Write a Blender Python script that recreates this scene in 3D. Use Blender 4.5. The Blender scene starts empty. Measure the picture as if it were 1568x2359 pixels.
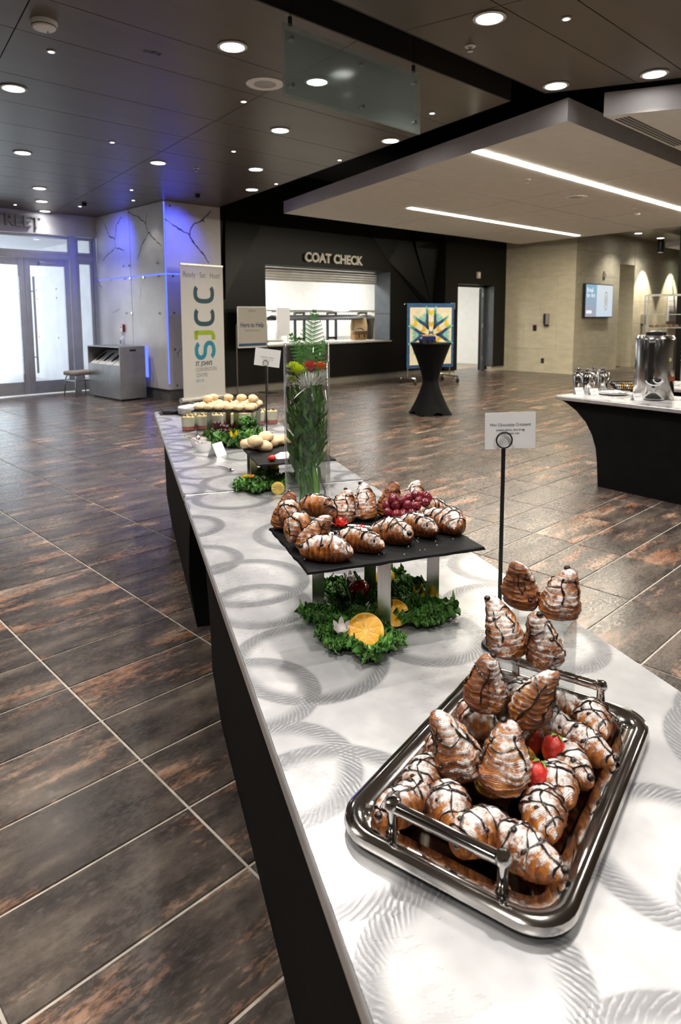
import bpy, bmesh, math, random
from mathutils import Vector, Matrix, noise as mnoise
PI = math.pi; R = math.radians
SC = bpy.context.scene
COL = SC.collection

# ------------------------------------------------------------------ camera
F_PX, CX, CY = 1539.14, 770.48, 902.39
YAW, PITCH, ROLL, CAM_H = 0.759217, 0.113327, 0.0041814, 1.47365
_fw = Vector((math.cos(PITCH) * math.sin(YAW), math.cos(PITCH) * math.cos(YAW), -math.sin(PITCH)))
_r = Vector((math.cos(YAW), -math.sin(YAW), 0)); _d = _fw.cross(_r)
C_R = _r * math.cos(ROLL) + _d * math.sin(ROLL)
C_D = -_r * math.sin(ROLL) + _d * math.cos(ROLL)
CAM = Vector((0, 0, CAM_H))
cd = bpy.data.cameras.new('camera'); cam = bpy.data.objects.new('camera', cd); COL.objects.link(cam)
M = Matrix.Identity(4)
for i in range(3):
    M[i][0] = C_R[i]; M[i][1] = -C_D[i]; M[i][2] = -_fw[i]; M[i][3] = CAM[i]
cam.matrix_world = M
cd.sensor_fit = 'AUTO'; cd.sensor_width = 36; cd.lens = F_PX / 2359 * 36
cd.shift_x = (784 - CX) / 2359; cd.shift_y = -(1179.5 - CY) / 2359
cd.clip_start = 0.05; cd.clip_end = 100
cd.dof.use_dof = True; cd.dof.focus_distance = 1.75; cd.dof.aperture_fstop = 7.1
SC.camera = cam

# ------------------------------------------------------------------ world, exposure
W = bpy.data.worlds.new('world'); SC.world = W; W.use_nodes = True
W.node_tree.nodes['Background'].inputs[0].default_value = (0.86, 0.93, 1.0, 1)
W.node_tree.nodes['Background'].inputs[1].default_value = 2.0
SC.view_settings.view_transform = 'Standard'; SC.view_settings.look = 'None'
SC.view_settings.gamma = 1.0; SC.view_settings.use_curve_mapping = False
SC.view_settings.exposure = 1.0

# pixel -> place helpers (a pixel gives a direction; the surface gives the distance)
def ray(x, y): return C_R * ((x - CX) / F_PX) + C_D * ((y - CY) / F_PX) + _fw
def pix(x, y, z=0.0):
    d = ray(x, y); return CAM + d * ((z - CAM_H) / d.z)
def pixy(x, y, Y):
    d = ray(x, y); return CAM + d * (Y / d.y)
def pixx(x, y, X):
    d = ray(x, y); return CAM + d * (X / d.x)
def pixw(x, y, p, q):
    d = ray(x, y); n = Vector((-(q[1] - p[1]), q[0] - p[0], 0))
    return CAM + d * ((Vector((p[0], p[1], 0)) - CAM).dot(n) / d.dot(n))
def zat(x, y, p):
    d = ray(x, y); return CAM_H + d.z * math.hypot(p[0], p[1]) / math.hypot(d.x, d.y)
def proj(p):
    c = Vector(p) - CAM; w = c.dot(_fw)
    return (CX + F_PX * c.dot(C_R) / w, CY + F_PX * c.dot(C_D) / w, w)

# ------------------------------------------------------------------ objects
def link(o, parent=None):
    COL.objects.link(o)
    if parent is not None: o.parent = parent
    return o
def tag(o, label=None, cat=None, group=None, kind=None):
    if label: o['label'] = label
    if cat: o['category'] = cat
    if group: o['group'] = group
    if kind: o['kind'] = kind
    return o
def thing(name, label, cat, loc=(0, 0, 0), rz=0.0, group=None):
    o = bpy.data.objects.new(name, None); link(o)
    o.empty_display_size = 0.05
    o.location = loc; o.rotation_euler = (0, 0, rz)
    return tag(o, label, cat, group)
def copy_tree(o, parent=None):
    c = o.copy(); link(c, parent)
    for ch in list(o.children): copy_tree(ch, c)
    return c

class MB:
    def __init__(s): s.v = []; s.f = []; s.m = []
    def add(s, vs, fs, mi=0):
        b = len(s.v); s.v += [tuple(p) for p in vs]; s.f += [tuple(i + b for i in f) for f in fs]; s.m += [mi] * len(fs)
        return s
    def box(s, x0, y0, z0, x1, y1, z1, mi=0):
        vs = [(x0,y0,z0),(x1,y0,z0),(x1,y1,z0),(x0,y1,z0),(x0,y0,z1),(x1,y0,z1),(x1,y1,z1),(x0,y1,z1)]
        return s.add(vs, [(0,3,2,1),(4,5,6,7),(0,1,5,4),(1,2,6,5),(2,3,7,6),(3,0,4,7)], mi)
    def bar(s, p, q, w, h, up=(0,0,1), mi=0):
        p = Vector(p); q = Vector(q); d = (q - p).normalized(); u = Vector(up)
        if abs(d.dot(u)) > 0.98: u = Vector((1, 0, 0))
        a = d.cross(u).normalized() * (w / 2); b = a.cross(d).normalized() * (h / 2)
        vs = [p-a-b, p+a-b, p+a+b, p-a+b, q-a-b, q+a-b, q+a+b, q-a+b]
        return s.add(vs, [(0,3,2,1),(4,5,6,7),(0,1,5,4),(1,2,6,5),(2,3,7,6),(3,0,4,7)], mi)
    def prism(s, poly, z0, z1, mi=0, fn=None):
        n = len(poly)
        vs = [(x, y, z0) for x, y in poly] + [(x, y, z1) for x, y in poly]
        if fn: vs = [fn(*p) for p in vs]
        fs = [tuple(range(n - 1, -1, -1)), tuple(range(n, 2 * n))] + [(i, (i+1) % n, (i+1) % n + n, i + n) for i in range(n)]
        return s.add(vs, fs, mi)
    def lathe(s, prof, n=24, c=(0,0,0), mi=0, sx=1.0, sy=1.0):
        vs = []; fs = []; idx = []
        for r, z in prof:
            if r < 1e-6: idx.append([len(vs)]); vs.append((c[0], c[1], c[2] + z))
            else:
                idx.append(list(range(len(vs), len(vs) + n)))
                vs += [(c[0] + r*sx*math.cos(2*PI*k/n), c[1] + r*sy*math.sin(2*PI*k/n), c[2] + z) for k in range(n)]
        for a, b in zip(idx, idx[1:]):
            for k in range(n):
                k2 = (k + 1) % n
                if len(a) == 1 and len(b) == 1: continue
                if len(a) == 1: fs.append((a[0], b[k2], b[k]))
                elif len(b) == 1: fs.append((a[k], a[k2], b[0]))
                else: fs.append((a[k], a[k2], b[k2], b[k]))
        return s.add(vs, fs, mi)
    def cyl(s, p, q, r0, r1=None, n=12, mi=0, cap=True):
        return s.tube([p, q], [r0, r0 if r1 is None else r1], n, mi, cap)
    def tube(s, pts, rad, n=8, mi=0, cap=True, closed=False, flat=1.0):
        pts = [Vector(p) for p in pts]; k = len(pts)
        if not isinstance(rad, (list, tuple)): rad = [rad] * k
        vs = []; fs = []; u = None
        for i, p in enumerate(pts):
            if closed: t = pts[(i + 1) % k] - pts[i - 1]
            else: t = pts[min(i + 1, k - 1)] - pts[max(i - 1, 0)]
            if t.length < 1e-9: t = Vector((0, 0, 1))
            t.normalize()
            if u is None:
                u = Vector((0, 0, 1)) if abs(t.z) < 0.9 else Vector((1, 0, 0))
            u = (u - t * u.dot(t))
            if u.length < 1e-6: u = t.orthogonal()
            u.normalize(); w = t.cross(u)
            for j in range(n):
                a = 2 * PI * j / n
                vs.append(p + u * (rad[i] * flat * math.cos(a)) + w * (rad[i] * math.sin(a)))
        for i in range(k if closed else k - 1):
            i2 = (i + 1) % k
            for j in range(n):
                j2 = (j + 1) % n
                fs.append((i*n + j, i*n + j2, i2*n + j2, i2*n + j))
        if cap and not closed:
            fs.append(tuple(range(n - 1, -1, -1))); fs.append(tuple((k-1)*n + j for j in range(n)))
        return s.add(vs, fs, mi)
    def ball(s, c, rx, ry=None, rz=None, nu=12, nv=8, mi=0, fn=None):
        ry = rx if ry is None else ry; rz = rx if rz is None else rz
        vs = [(0, 0, -1)]; fs = []
        for i in range(1, nv):
            a = -PI/2 + PI * i / nv
            vs += [(math.cos(a)*math.cos(2*PI*k/nu), math.cos(a)*math.sin(2*PI*k/nu), math.sin(a)) for k in range(nu)]
        vs.append((0, 0, 1)); T = len(vs) - 1
        for k in range(nu):
            k2 = (k + 1) % nu
            fs.append((0, 1 + k2, 1 + k)); fs.append((T, T - nu + k, T - nu + k2))
            for i in range(nv - 2): fs.append((1+i*nu+k, 1+i*nu+k2, 1+(i+1)*nu+k2, 1+(i+1)*nu+k))
        if fn: vs = [fn(*p) for p in vs]
        return s.add([(c[0]+p[0]*rx, c[1]+p[1]*ry, c[2]+p[2]*rz) for p in vs], fs, mi)
    def grid(s, fn, nu, nv, mi=0, closeu=False):
        vs = [fn(i / nu, j / nv) for j in range(nv + 1) for i in range(nu + (0 if closeu else 1))]
        w = nu if closeu else nu + 1; fs = []
        for j in range(nv):
            for i in range(nu):
                i2 = (i + 1) % w
                fs.append((j*w + i, j*w + i2, (j+1)*w + i2, (j+1)*w + i))
        return s.add(vs, fs, mi)
    def xf(s, mat):
        s.v = [tuple(mat @ Vector(p)) for p in s.v]; return s
    def mesh(s, name, mats, smooth=35):
        me = bpy.data.meshes.new(name); me.from_pydata(s.v, [], s.f)
        mats = mats if isinstance(mats, (list, tuple)) else [mats]
        for m in mats: me.materials.append(m)
        if len(mats) > 1: me.polygons.foreach_set('material_index', s.m)
        if smooth:
            me.polygons.foreach_set('use_smooth', [True] * len(me.polygons))
            if smooth < 180: me.set_sharp_from_angle(angle=R(smooth))
        me.update(); return me
    def build(s, name, mats, parent=None, smooth=35, bevel=0, seg=2, loc=None, rot=None):
        o = bpy.data.objects.new(name, s.mesh(name, mats, smooth)); link(o, parent)
        if loc is not None: o.location = loc
        if rot is not None: o.rotation_euler = rot
        if bevel:
            b = o.modifiers.new('bevel', 'BEVEL'); b.width = bevel; b.segments = seg; b.limit_method = 'ANGLE'; b.angle_limit = R(40)
        return o

def struct(o): o['kind'] = 'structure'; return o
def rnd(a, b): return random.uniform(a, b)
random.seed(11)

# ------------------------------------------------------------------ materials
MATS = {}
def newmat(name):
    m = bpy.data.materials.new(name); m.use_nodes = True; MATS[name] = m
    nt = m.node_tree; bs = nt.nodes['Principled BSDF']
    return m, nt, bs
def N(nt, typ, **kw):
    n = nt.nodes.new(typ)
    for k, v in kw.items():
        if k.startswith('i_'):
            key = k[2:]; n.inputs[int(key) if key.isdigit() else key.replace('_', ' ')].default_value = v
        else: setattr(n, k, v)
    return n
def ramp(nt, fac, stops, interp='LINEAR'):
    r = nt.nodes.new('ShaderNodeValToRGB'); r.color_ramp.interpolation = interp
    el = r.color_ramp.elements
    while len(el) < len(stops): el.new(0.5)
    for e, (p, c) in zip(el, stops):
        e.position = p; e.color = tuple(c) + ((1,) if len(c) == 3 else ())
    nt.links.new(fac, r.inputs[0]); return r.outputs[0]
def tex(nt, scale=5, detail=3, rough=0.55, vec=None, typ='noise', coord='Object', stretch=None, off=None):
    if vec is None:
        vec = N(nt, 'ShaderNodeTexCoord').outputs[coord]
    if stretch is not None or off is not None:
        mp = N(nt, 'ShaderNodeMapping'); nt.links.new(vec, mp.inputs[0])
        if stretch is not None: mp.inputs['Scale'].default_value = stretch
        if off is not None: mp.inputs['Location'].default_value = off
        vec = mp.outputs[0]
    t = N(nt, 'ShaderNodeTexNoise'); t.inputs['Scale'].default_value = scale
    t.inputs['Detail'].default_value = detail; t.inputs['Roughness'].default_value = rough
    nt.links.new(vec, t.inputs['Vector']); return t.outputs['Fac']
def mix(nt, fac, a, b):
    m = N(nt, 'ShaderNodeMix', data_type='RGBA')
    if isinstance(fac, float): m.inputs[0].default_value = fac
    else: nt.links.new(fac, m.inputs[0])
    for s, v in ((6, a), (7, b)):
        if isinstance(v, (tuple, list)): m.inputs[s].default_value = tuple(v) + ((1,) if len(v) == 3 else ())
        else: nt.links.new(v, m.inputs[s])
    return m.outputs[2]
def math_n(nt, op, a, b=None, clamp=False):
    m = N(nt, 'ShaderNodeMath', operation=op, use_clamp=clamp)
    for i, v in enumerate((a, b)):
        if v is None: continue
        if isinstance(v, (int, float)): m.inputs[i].default_value = v
        else: nt.links.new(v, m.inputs[i])
    return m.outputs[0]
def bump(nt, bs, h, strength=0.3, dist=0.01):
    b = N(nt, 'ShaderNodeBump'); b.inputs['Strength'].default_value = strength; b.inputs['Distance'].default_value = dist
    nt.links.new(h, b.inputs['Height']); nt.links.new(b.outputs[0], bs.inputs['Normal'])
def pm(name, col, rough=0.5, metal=0.0, var=0.12, scale=6, bmp=0, bscale=60, spec=None, trans=0, sss=0, emit=None, coat=0, stretch=None, ior=None, sheen=0):
    m, nt, bs = newmat(name)
    f = tex(nt, scale, 4, stretch=stretch)
    lo = tuple(max(0, c * (1 - var)) for c in col); hi = tuple(min(1, c * (1 + var)) for c in col)
    nt.links.new(ramp(nt, f, [(0.3, lo), (0.7, hi)]), bs.inputs['Base Color'])
    bs.inputs['Roughness'].default_value = rough; bs.inputs['Metallic'].default_value = metal
    if spec is not None: bs.inputs['Specular IOR Level'].default_value = spec
    if trans: bs.inputs['Transmission Weight'].default_value = trans
    if ior: bs.inputs['IOR'].default_value = ior
    if coat: bs.inputs['Coat Weight'].default_value = coat; bs.inputs['Coat Roughness'].default_value = 0.08
    if sheen: bs.inputs['Sheen Weight'].default_value = sheen
    if sss:
        bs.inputs['Subsurface Weight'].default_value = sss; bs.inputs['Subsurface Radius'].default_value = (0.01, 0.006, 0.003); bs.inputs['Subsurface Scale'].default_value = 0.5
    if emit:
        bs.inputs['Emission Color'].default_value = tuple(emit[0]) + (1,); bs.inputs['Emission Strength'].default_value = emit[1]
    if bmp: bump(nt, bs, tex(nt, bscale, 4, stretch=stretch), bmp, 0.005)
    return m
def emitter(name, col, strength):
    m, nt, bs = newmat(name); nt.nodes.remove(bs)
    e = N(nt, 'ShaderNodeEmission'); e.inputs[0].default_value = tuple(col) + (1,); e.inputs[1].default_value = strength
    nt.links.new(e.outputs[0], nt.nodes['Material Output'].inputs[0]); return m
def thin_glass(name, tint=(0.95, 0.97, 0.97), rough=0.02, refl=1.0):
    m, nt, bs = newmat(name); nt.nodes.remove(bs)
    t = N(nt, 'ShaderNodeBsdfTransparent'); t.inputs[0].default_value = tuple(tint) + (1,)
    g = N(nt, 'ShaderNodeBsdfGlossy'); g.inputs['Roughness'].default_value = rough
    fr = N(nt, 'ShaderNodeLayerWeight'); fr.inputs[0].default_value = 0.5
    k = math_n(nt, 'POWER', fr.outputs['Facing'], 4.0); k = math_n(nt, 'MULTIPLY', k, 0.55 * refl, True)
    k = math_n(nt, 'ADD', k, 0.035 * refl, True)
    mx = N(nt, 'ShaderNodeMixShader'); nt.links.new(k, mx.inputs[0])
    nt.links.new(t.outputs[0], mx.inputs[1]); nt.links.new(g.outputs[0], mx.inputs[2])
    nt.links.new(mx.outputs[0], nt.nodes['Material Output'].inputs[0]); return m

def tile_mat(name, attr):
    m, nt, bs = newmat(name)
    co = N(nt, 'ShaderNodeTexCoord').outputs['Object']
    if attr: sd = N(nt, 'ShaderNodeAttribute', attribute_name='rnd').outputs['Fac']
    else: sd = N(nt, 'ShaderNodeObjectInfo').outputs['Random']
    off = N(nt, 'ShaderNodeCombineXYZ'); nt.links.new(math_n(nt, 'MULTIPLY', sd, 37.0), off.inputs[0]); nt.links.new(math_n(nt, 'MULTIPLY', sd, 91.0), off.inputs[1]); nt.links.new(math_n(nt, 'MULTIPLY', sd, 53.0), off.inputs[2])
    ad = N(nt, 'ShaderNodeVectorMath', operation='ADD'); nt.links.new(co, ad.inputs[0]); nt.links.new(off.outputs[0], ad.inputs[1]); v = ad.outputs[0]
    n1 = tex(nt, 2.2, 6, 0.62, vec=v, stretch=(1.3, 4.2, 1))
    n2 = tex(nt, 1.4, 5, 0.7, vec=v, stretch=(1.1, 4.6, 1), off=(5, 9, 2))
    n3 = tex(nt, 60, 3, 0.7, vec=v, stretch=(0.6, 1.4, 1))
    base = ramp(nt, n1, [(0.30, (0.024, 0.019, 0.017)), (0.47, (0.058, 0.045, 0.039)), (0.60, (0.105, 0.083, 0.068)), (0.76, (0.19, 0.155, 0.125))])
    shift = math_n(nt, 'ADD', n2, math_n(nt, 'MULTIPLY', math_n(nt, 'SUBTRACT', sd, 0.5), 0.10))
    msk = math_n(nt, 'ADD', shift, math_n(nt, 'MULTIPLY', math_n(nt, 'SUBTRACT', n3, 0.5), 0.26))
    k = ramp(nt, msk, [(0.545, (0, 0, 0)), (0.66, (1, 1, 1))])
    tan = ramp(nt, n1, [(0.32, (0.23, 0.085, 0.040)), (0.52, (0.36, 0.20, 0.125)), (0.68, (0.50, 0.36, 0.26))])
    c = mix(nt, math_n(nt, 'MULTIPLY', k, 0.85), base, tan)
    c2 = mix(nt, math_n(nt, 'MULTIPLY', ramp(nt, n3, [(0.55, (0, 0, 0)), (0.75, (1, 1, 1))]), 0.35), c, (0.19, 0.16, 0.14))
    nt.links.new(c2, bs.inputs['Base Color'])
    nt.links.new(ramp(nt, n3, [(0.3, (0.20,) * 3), (0.7, (0.36,) * 3)]), bs.inputs['Roughness'])
    bs.inputs['Specular IOR Level'].default_value = 0.55
    bump(nt, bs, n3, 0.06, 0.002); return m

def brushed_table(name):
    m, nt, bs = newmat(name)
    co = N(nt, 'ShaderNodeTexCoord').outputs['Object']
    def layer(scale, off, r0, r1):
        mp = N(nt, 'ShaderNodeMapping'); nt.links.new(co, mp.inputs[0]); mp.inputs['Location'].default_value = off
        vo = N(nt, 'ShaderNodeTexVoronoi', voronoi_dimensions='2D'); vo.inputs['Scale'].default_value = scale; vo.inputs['Randomness'].default_value = 0.75
        nt.links.new(mp.outputs[0], vo.inputs['Vector'])
        d = N(nt, 'ShaderNodeVectorMath', operation='SUBTRACT'); nt.links.new(mp.outputs[0], d.inputs[0]); nt.links.new(vo.outputs['Position'], d.inputs[1])
        sx = N(nt, 'ShaderNodeSeparateXYZ'); nt.links.new(d.outputs[0], sx.inputs[0])
        dist = vo.outputs['Distance']; dist = math_n(nt, 'DIVIDE', dist, scale)
        ang = math_n(nt, 'ARCTAN2', sx.outputs[1], sx.outputs[0])
        w = math_n(nt, 'ADD', math_n(nt, 'MULTIPLY', ang, 70.0), math_n(nt, 'MULTIPLY', dist, 620.0))
        jn = tex(nt, 55, 2, 0.6, vec=mp.outputs[0]); w = math_n(nt, 'ADD', w, math_n(nt, 'MULTIPLY', jn, 7.0))
        hatch = math_n(nt, 'MULTIPLY', math_n(nt, 'SINE', w), ramp(nt, jn, [(0.30, (0.15,)*3), (0.62, (1,)*3)]))
        ring = ramp(nt, dist, [(0, (0,)*3), (r0, (0,)*3), ((r0 + r1)/2, (1,)*3), (r1, (0.9,)*3), (r1 + .004, (0,)*3)])
        return hatch, ring, d.outputs[0]
    h1, g1, d1 = layer(2.9, (0.1, 0.4, 0), 0.085, 0.130)
    h2, g2, d2 = layer(2.3, (2.3, 1.7, 0), 0.12, 0.165)
    n1 = tex(nt, 9, 3, 0.55, vec=co); n2 = tex(nt, 120, 2, 0.5, vec=co, stretch=(1, 0.3, 1)); n4 = tex(nt, 3.0, 3, 0.5, vec=co)
    ringm = math_n(nt, 'MAXIMUM', g1, g2)
    col = ramp(nt, n1, [(0.3, (0.42, 0.425, 0.44)), (0.5, (0.51, 0.51, 0.525)), (0.7, (0.64, 0.64, 0.65))])
    hv = math_n(nt, 'ADD', math_n(nt, 'MULTIPLY', h1, g1), math_n(nt, 'MULTIPLY', h2, g2))
    hk = ramp(nt, hv, [(0.1, (0,)*3), (0.9, (1,)*3)])
    col = mix(nt, math_n(nt, 'MULTIPLY', ringm, 0.85), col, (0.17, 0.175, 0.19))
    col = mix(nt, math_n(nt, 'MULTIPLY', hk, 0.55), col, (0.55, 0.55, 0.56))
    nt.links.new(col, bs.inputs['Base Color'])
    bs.inputs['Metallic'].default_value = 0.5
    rr = math_n(nt, 'ADD', math_n(nt, 'MULTIPLY', n2, 0.08), math_n(nt, 'MULTIPLY', n4, 0.18))
    nt.links.new(math_n(nt, 'ADD', rr, 0.16), bs.inputs['Roughness'])
    hh = math_n(nt, 'ADD', math_n(nt, 'MULTIPLY', hv, 0.5), math_n(nt, 'MULTIPLY', n2, 0.10))
    bump(nt, bs, math_n(nt, 'ADD', hh, math_n(nt, 'MULTIPLY', n1, 1.6)), 0.10, 0.0015); return m

def croissant_mat():
    m, nt, bs = newmat('croissant_crust')
    sug = N(nt, 'ShaderNodeAttribute', attribute_name='sug').outputs['Fac']
    rdg = N(nt, 'ShaderNodeAttribute', attribute_name='rdg').outputs['Fac']
    lay = N(nt, 'ShaderNodeAttribute', attribute_name='lay').outputs['Fac']
    n1 = tex(nt, 24, 4, 0.6); n2 = tex(nt, 170, 3, 0.7); n3 = tex(nt, 42, 5, 0.75, off=(3, 1, 2))
    st = math_n(nt, 'SINE', math_n(nt, 'ADD', math_n(nt, 'MULTIPLY', lay, 44.0), math_n(nt, 'MULTIPLY', n1, 16.0)))
    f = math_n(nt, 'ADD', math_n(nt, 'MULTIPLY', rdg, 0.34), math_n(nt, 'MULTIPLY', n1, 0.95))
    f = math_n(nt, 'ADD', f, math_n(nt, 'MULTIPLY', st, 0.055))
    f = math_n(nt, 'ADD', f, math_n(nt, 'MULTIPLY', math_n(nt, 'SUBTRACT', n2, 0.5), 0.45))
    c = ramp(nt, f, [(0.26, (0.62, 0.29, 0.060)), (0.45, (0.44, 0.155, 0.024)), (0.62, (0.24, 0.065, 0.013)), (0.85, (0.065, 0.020, 0.008))])
    k = math_n(nt, 'ADD', sug, math_n(nt, 'MULTIPLY', math_n(nt, 'SUBTRACT', n3, 0.5), 1.9))
    k = math_n(nt, 'ADD', k, math_n(nt, 'MULTIPLY', math_n(nt, 'SUBTRACT', n2, 0.5), 0.8))
    k = math_n(nt, 'ADD', k, math_n(nt, 'MULTIPLY', st, 0.05))
    k = math_n(nt, 'ADD', k, math_n(nt, 'MULTIPLY', math_n(nt, 'SUBTRACT', rdg, 0.5), 0.25))
    kk = ramp(nt, k, [(0.42, (0,)*3), (0.62, (0.55,)*3), (0.88, (1,)*3)])
    nt.links.new(mix(nt, math_n(nt, 'MULTIPLY', kk, 0.95), c, (0.90, 0.89, 0.88)), bs.inputs['Base Color'])
    nt.links.new(math_n(nt, 'ADD', math_n(nt, 'MULTIPLY', kk, 0.5), 0.33), bs.inputs['Roughness'])
    bs.inputs['Subsurface Weight'].default_value = 0.08; bs.inputs['Subsurface Radius'].default_value = (0.008, 0.004, 0.002)
    bump(nt, bs, math_n(nt, 'ADD', math_n(nt, 'ADD', n2, math_n(nt, 'MULTIPLY', st, 0.25)), math_n(nt, 'MULTIPLY', kk, 0.4)), 0.6, 0.002); return m

M_TILE = tile_mat('floor_tile', False); M_TILEF = tile_mat('floor_tile_far', True)
M_GROUT = pm('grout', (0.42, 0.38, 0.33), 0.8, var=0.2, scale=30)
M_TABLE = brushed_table('swirled_aluminium')
M_ALEDGE = pm('aluminium_edge', (0.74, 0.74, 0.75), 0.32, 0.7, scale=20, bmp=0.08)
M_BLACKP = pm('black_laminate', (0.010, 0.010, 0.011), 0.55, var=0.3, scale=12, bmp=0.05, bscale=200)
M_SPANDEX = pm('black_spandex', (0.0035, 0.0035, 0.004), 0.75, var=0.3, scale=10, bmp=0.1, bscale=300, spec=0.15)
M_CHROME = pm('chrome', (0.78, 0.77, 0.75), 0.06, 1.0, var=0.05, scale=4)
M_TRAY = pm('tray_steel', (0.62, 0.60, 0.57), 0.09, 1.0, var=0.08, scale=14, bmp=0.03, bscale=25)
M_STEEL = pm('brushed_steel', (0.56, 0.54, 0.51), 0.24, 1.0, var=0.12, scale=30, stretch=(12, 12, 0.4), bmp=0.04, bscale=60)
M_DSTEEL = pm('door_aluminium', (0.50, 0.52, 0.56), 0.42, 0.6, var=0.06)
M_BLACK = pm('black_satin', (0.012, 0.012, 0.013), 0.4, var=0.2)
M_BLACKM = pm('black_metal', (0.012, 0.012, 0.014), 0.3, var=0.2, bmp=0.03)
M_RUBBER = pm('black_rubber', (0.015, 0.015, 0.015), 0.7)
M_DECK = pm('black_plenum', (0.006, 0.006, 0.007), 0.9, var=0.2)
M_WHITE = pm('white_paint', (0.82, 0.82, 0.80), 0.55, var=0.03)
M_CARD = pm('white_card', (0.84, 0.84, 0.85), 0.6, var=0.02)
M_PORC = pm('white_porcelain', (0.84, 0.84, 0.83), 0.12, var=0.02, coat=0.4)
M_INK = pm('dark_ink', (0.05, 0.05, 0.055), 0.6)
M_GREYINK = pm('grey_ink', (0.16, 0.17, 0.18), 0.6)
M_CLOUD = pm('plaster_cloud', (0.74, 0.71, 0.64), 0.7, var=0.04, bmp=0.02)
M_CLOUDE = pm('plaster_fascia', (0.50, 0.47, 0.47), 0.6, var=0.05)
M_SLATE = pm('black_slate', (0.005, 0.005, 0.0055), 0.62, var=0.5, scale=14, bmp=0.4, bscale=45, spec=0.18)
M_CRUST = croissant_mat()
M_CHOC = pm('dark_chocolate', (0.014, 0.007, 0.005), 0.22, var=0.3, coat=0.3)
M_GLASS = thin_glass('door_glass', (0.93, 0.96, 0.97))
M_ACRYL = thin_glass('clear_acrylic', (0.955, 0.965, 0.965), 0.02, 1.6)

# ------------------------------------------------------------------ lettering
def text_mesh(body, size, ext=0.0, off=0.0, align='CENTER', xs=1.0):
    cu = bpy.data.curves.new('t', 'FONT'); cu.body = body; cu.size = size; cu.extrude = ext; cu.offset = off
    cu.align_x = align; cu.align_y = 'CENTER'; cu.resolution_u = 3
    o = bpy.data.objects.new('t', cu); COL.objects.link(o)
    me = bpy.data.meshes.new_from_object(o.evaluated_get(bpy.context.evaluated_depsgraph_get()))
    bpy.data.objects.remove(o); bpy.data.curves.remove(cu)
    if xs != 1.0: me.transform(Matrix.Diagonal((xs, 1, 1, 1)))
    return me
def frame_mat(o, xd, up):
    xd = Vector(xd).normalized(); up = Vector(up); up = (up - xd * up.dot(xd)).normalized(); n = xd.cross(up)
    m = Matrix.Identity(4)
    for i in range(3): m[i][0] = xd[i]; m[i][1] = up[i]; m[i][2] = n[i]; m[i][3] = o[i]
    return m
def text(name, body, size, mat, parent, o, xd, up, ext=0.0004, off=0.0, align='CENTER', xs=1.0):
    me = text_mesh(body, size, ext, off, align, xs); me.materials.clear(); me.materials.append(mat)
    me.transform(frame_mat(o, xd, up))
    ob = bpy.data.objects.new(name, me); link(ob, parent); return ob

# ------------------------------------------------------------------ floor
GX, GY, TA_, TB_ = 0.9605, 3.1709, 0.6096, 0.3021
fl = struct(MB().box(-6, -6, -0.10, 26, 13.05, -0.004).build('floor', M_GROUT, smooth=0))
def tile_quads(cx, cy, hx, hy, c=0.0035, g=0.0028):
    x0, x1, y0, y1 = cx - hx + g, cx + hx - g, cy - hy + g, cy + hy - g
    vs = [(x0,y0,-.006),(x1,y0,-.006),(x1,y1,-.006),(x0,y1,-.006),(x0+c,y0+c,0),(x1-c,y0+c,0),(x1-c,y1-c,0),(x0+c,y1-c,0)]
    return vs, [(4,5,6,7),(0,1,5,4),(1,2,6,5),(2,3,7,6),(3,0,4,7)]
tiles = []
for i in range(-12, 42):
    for j in range(-31, 33):
        cx = GX + (i + .5) * TA_; cy = GY + (j + .5) * TB_
        if cy > 13.05 or cx > 26 or cx < -6 or cy < -6: continue
        if cx > 15.6 and cy > 7.9 and not (18 < cx < 19.1): continue
        a = proj((cx, cy, 0)); vis = 0
        if a[2] > 0.3 and -200 < a[0] < 1768 and 700 < a[1] < 2700:
            vis = 1 / a[2] ** 3
            # tiles wholly under the buffet bases or behind walls show nothing
            if cy > 10.4 and cx > 5.9: vis = 0
        tiles.append((vis, cx, cy))
tiles.sort(key=lambda t: -t[0])
vs, fs = tile_quads(0, 0, TA_/2, TB_/2); tm = MB().add(vs, fs).mesh('tile', M_TILE, 0)
for v, cx, cy in tiles[:300]:
    o = bpy.data.objects.new('tile', tm); link(o, fl); o.location = (cx, cy, 0)
b = MB(); rv = []
for v, cx, cy in tiles[300:]:
    q, f = tile_quads(cx, cy, TA_/2, TB_/2); b.add(q, f); rv += [random.random()] * 5
o = b.build('tile_field', M_TILEF, fl, smooth=0); o['kind'] = 'stuff'
at = o.data.attributes.new('rnd', 'FLOAT', 'FACE'); at.data.foreach_set('value', rv)

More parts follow.
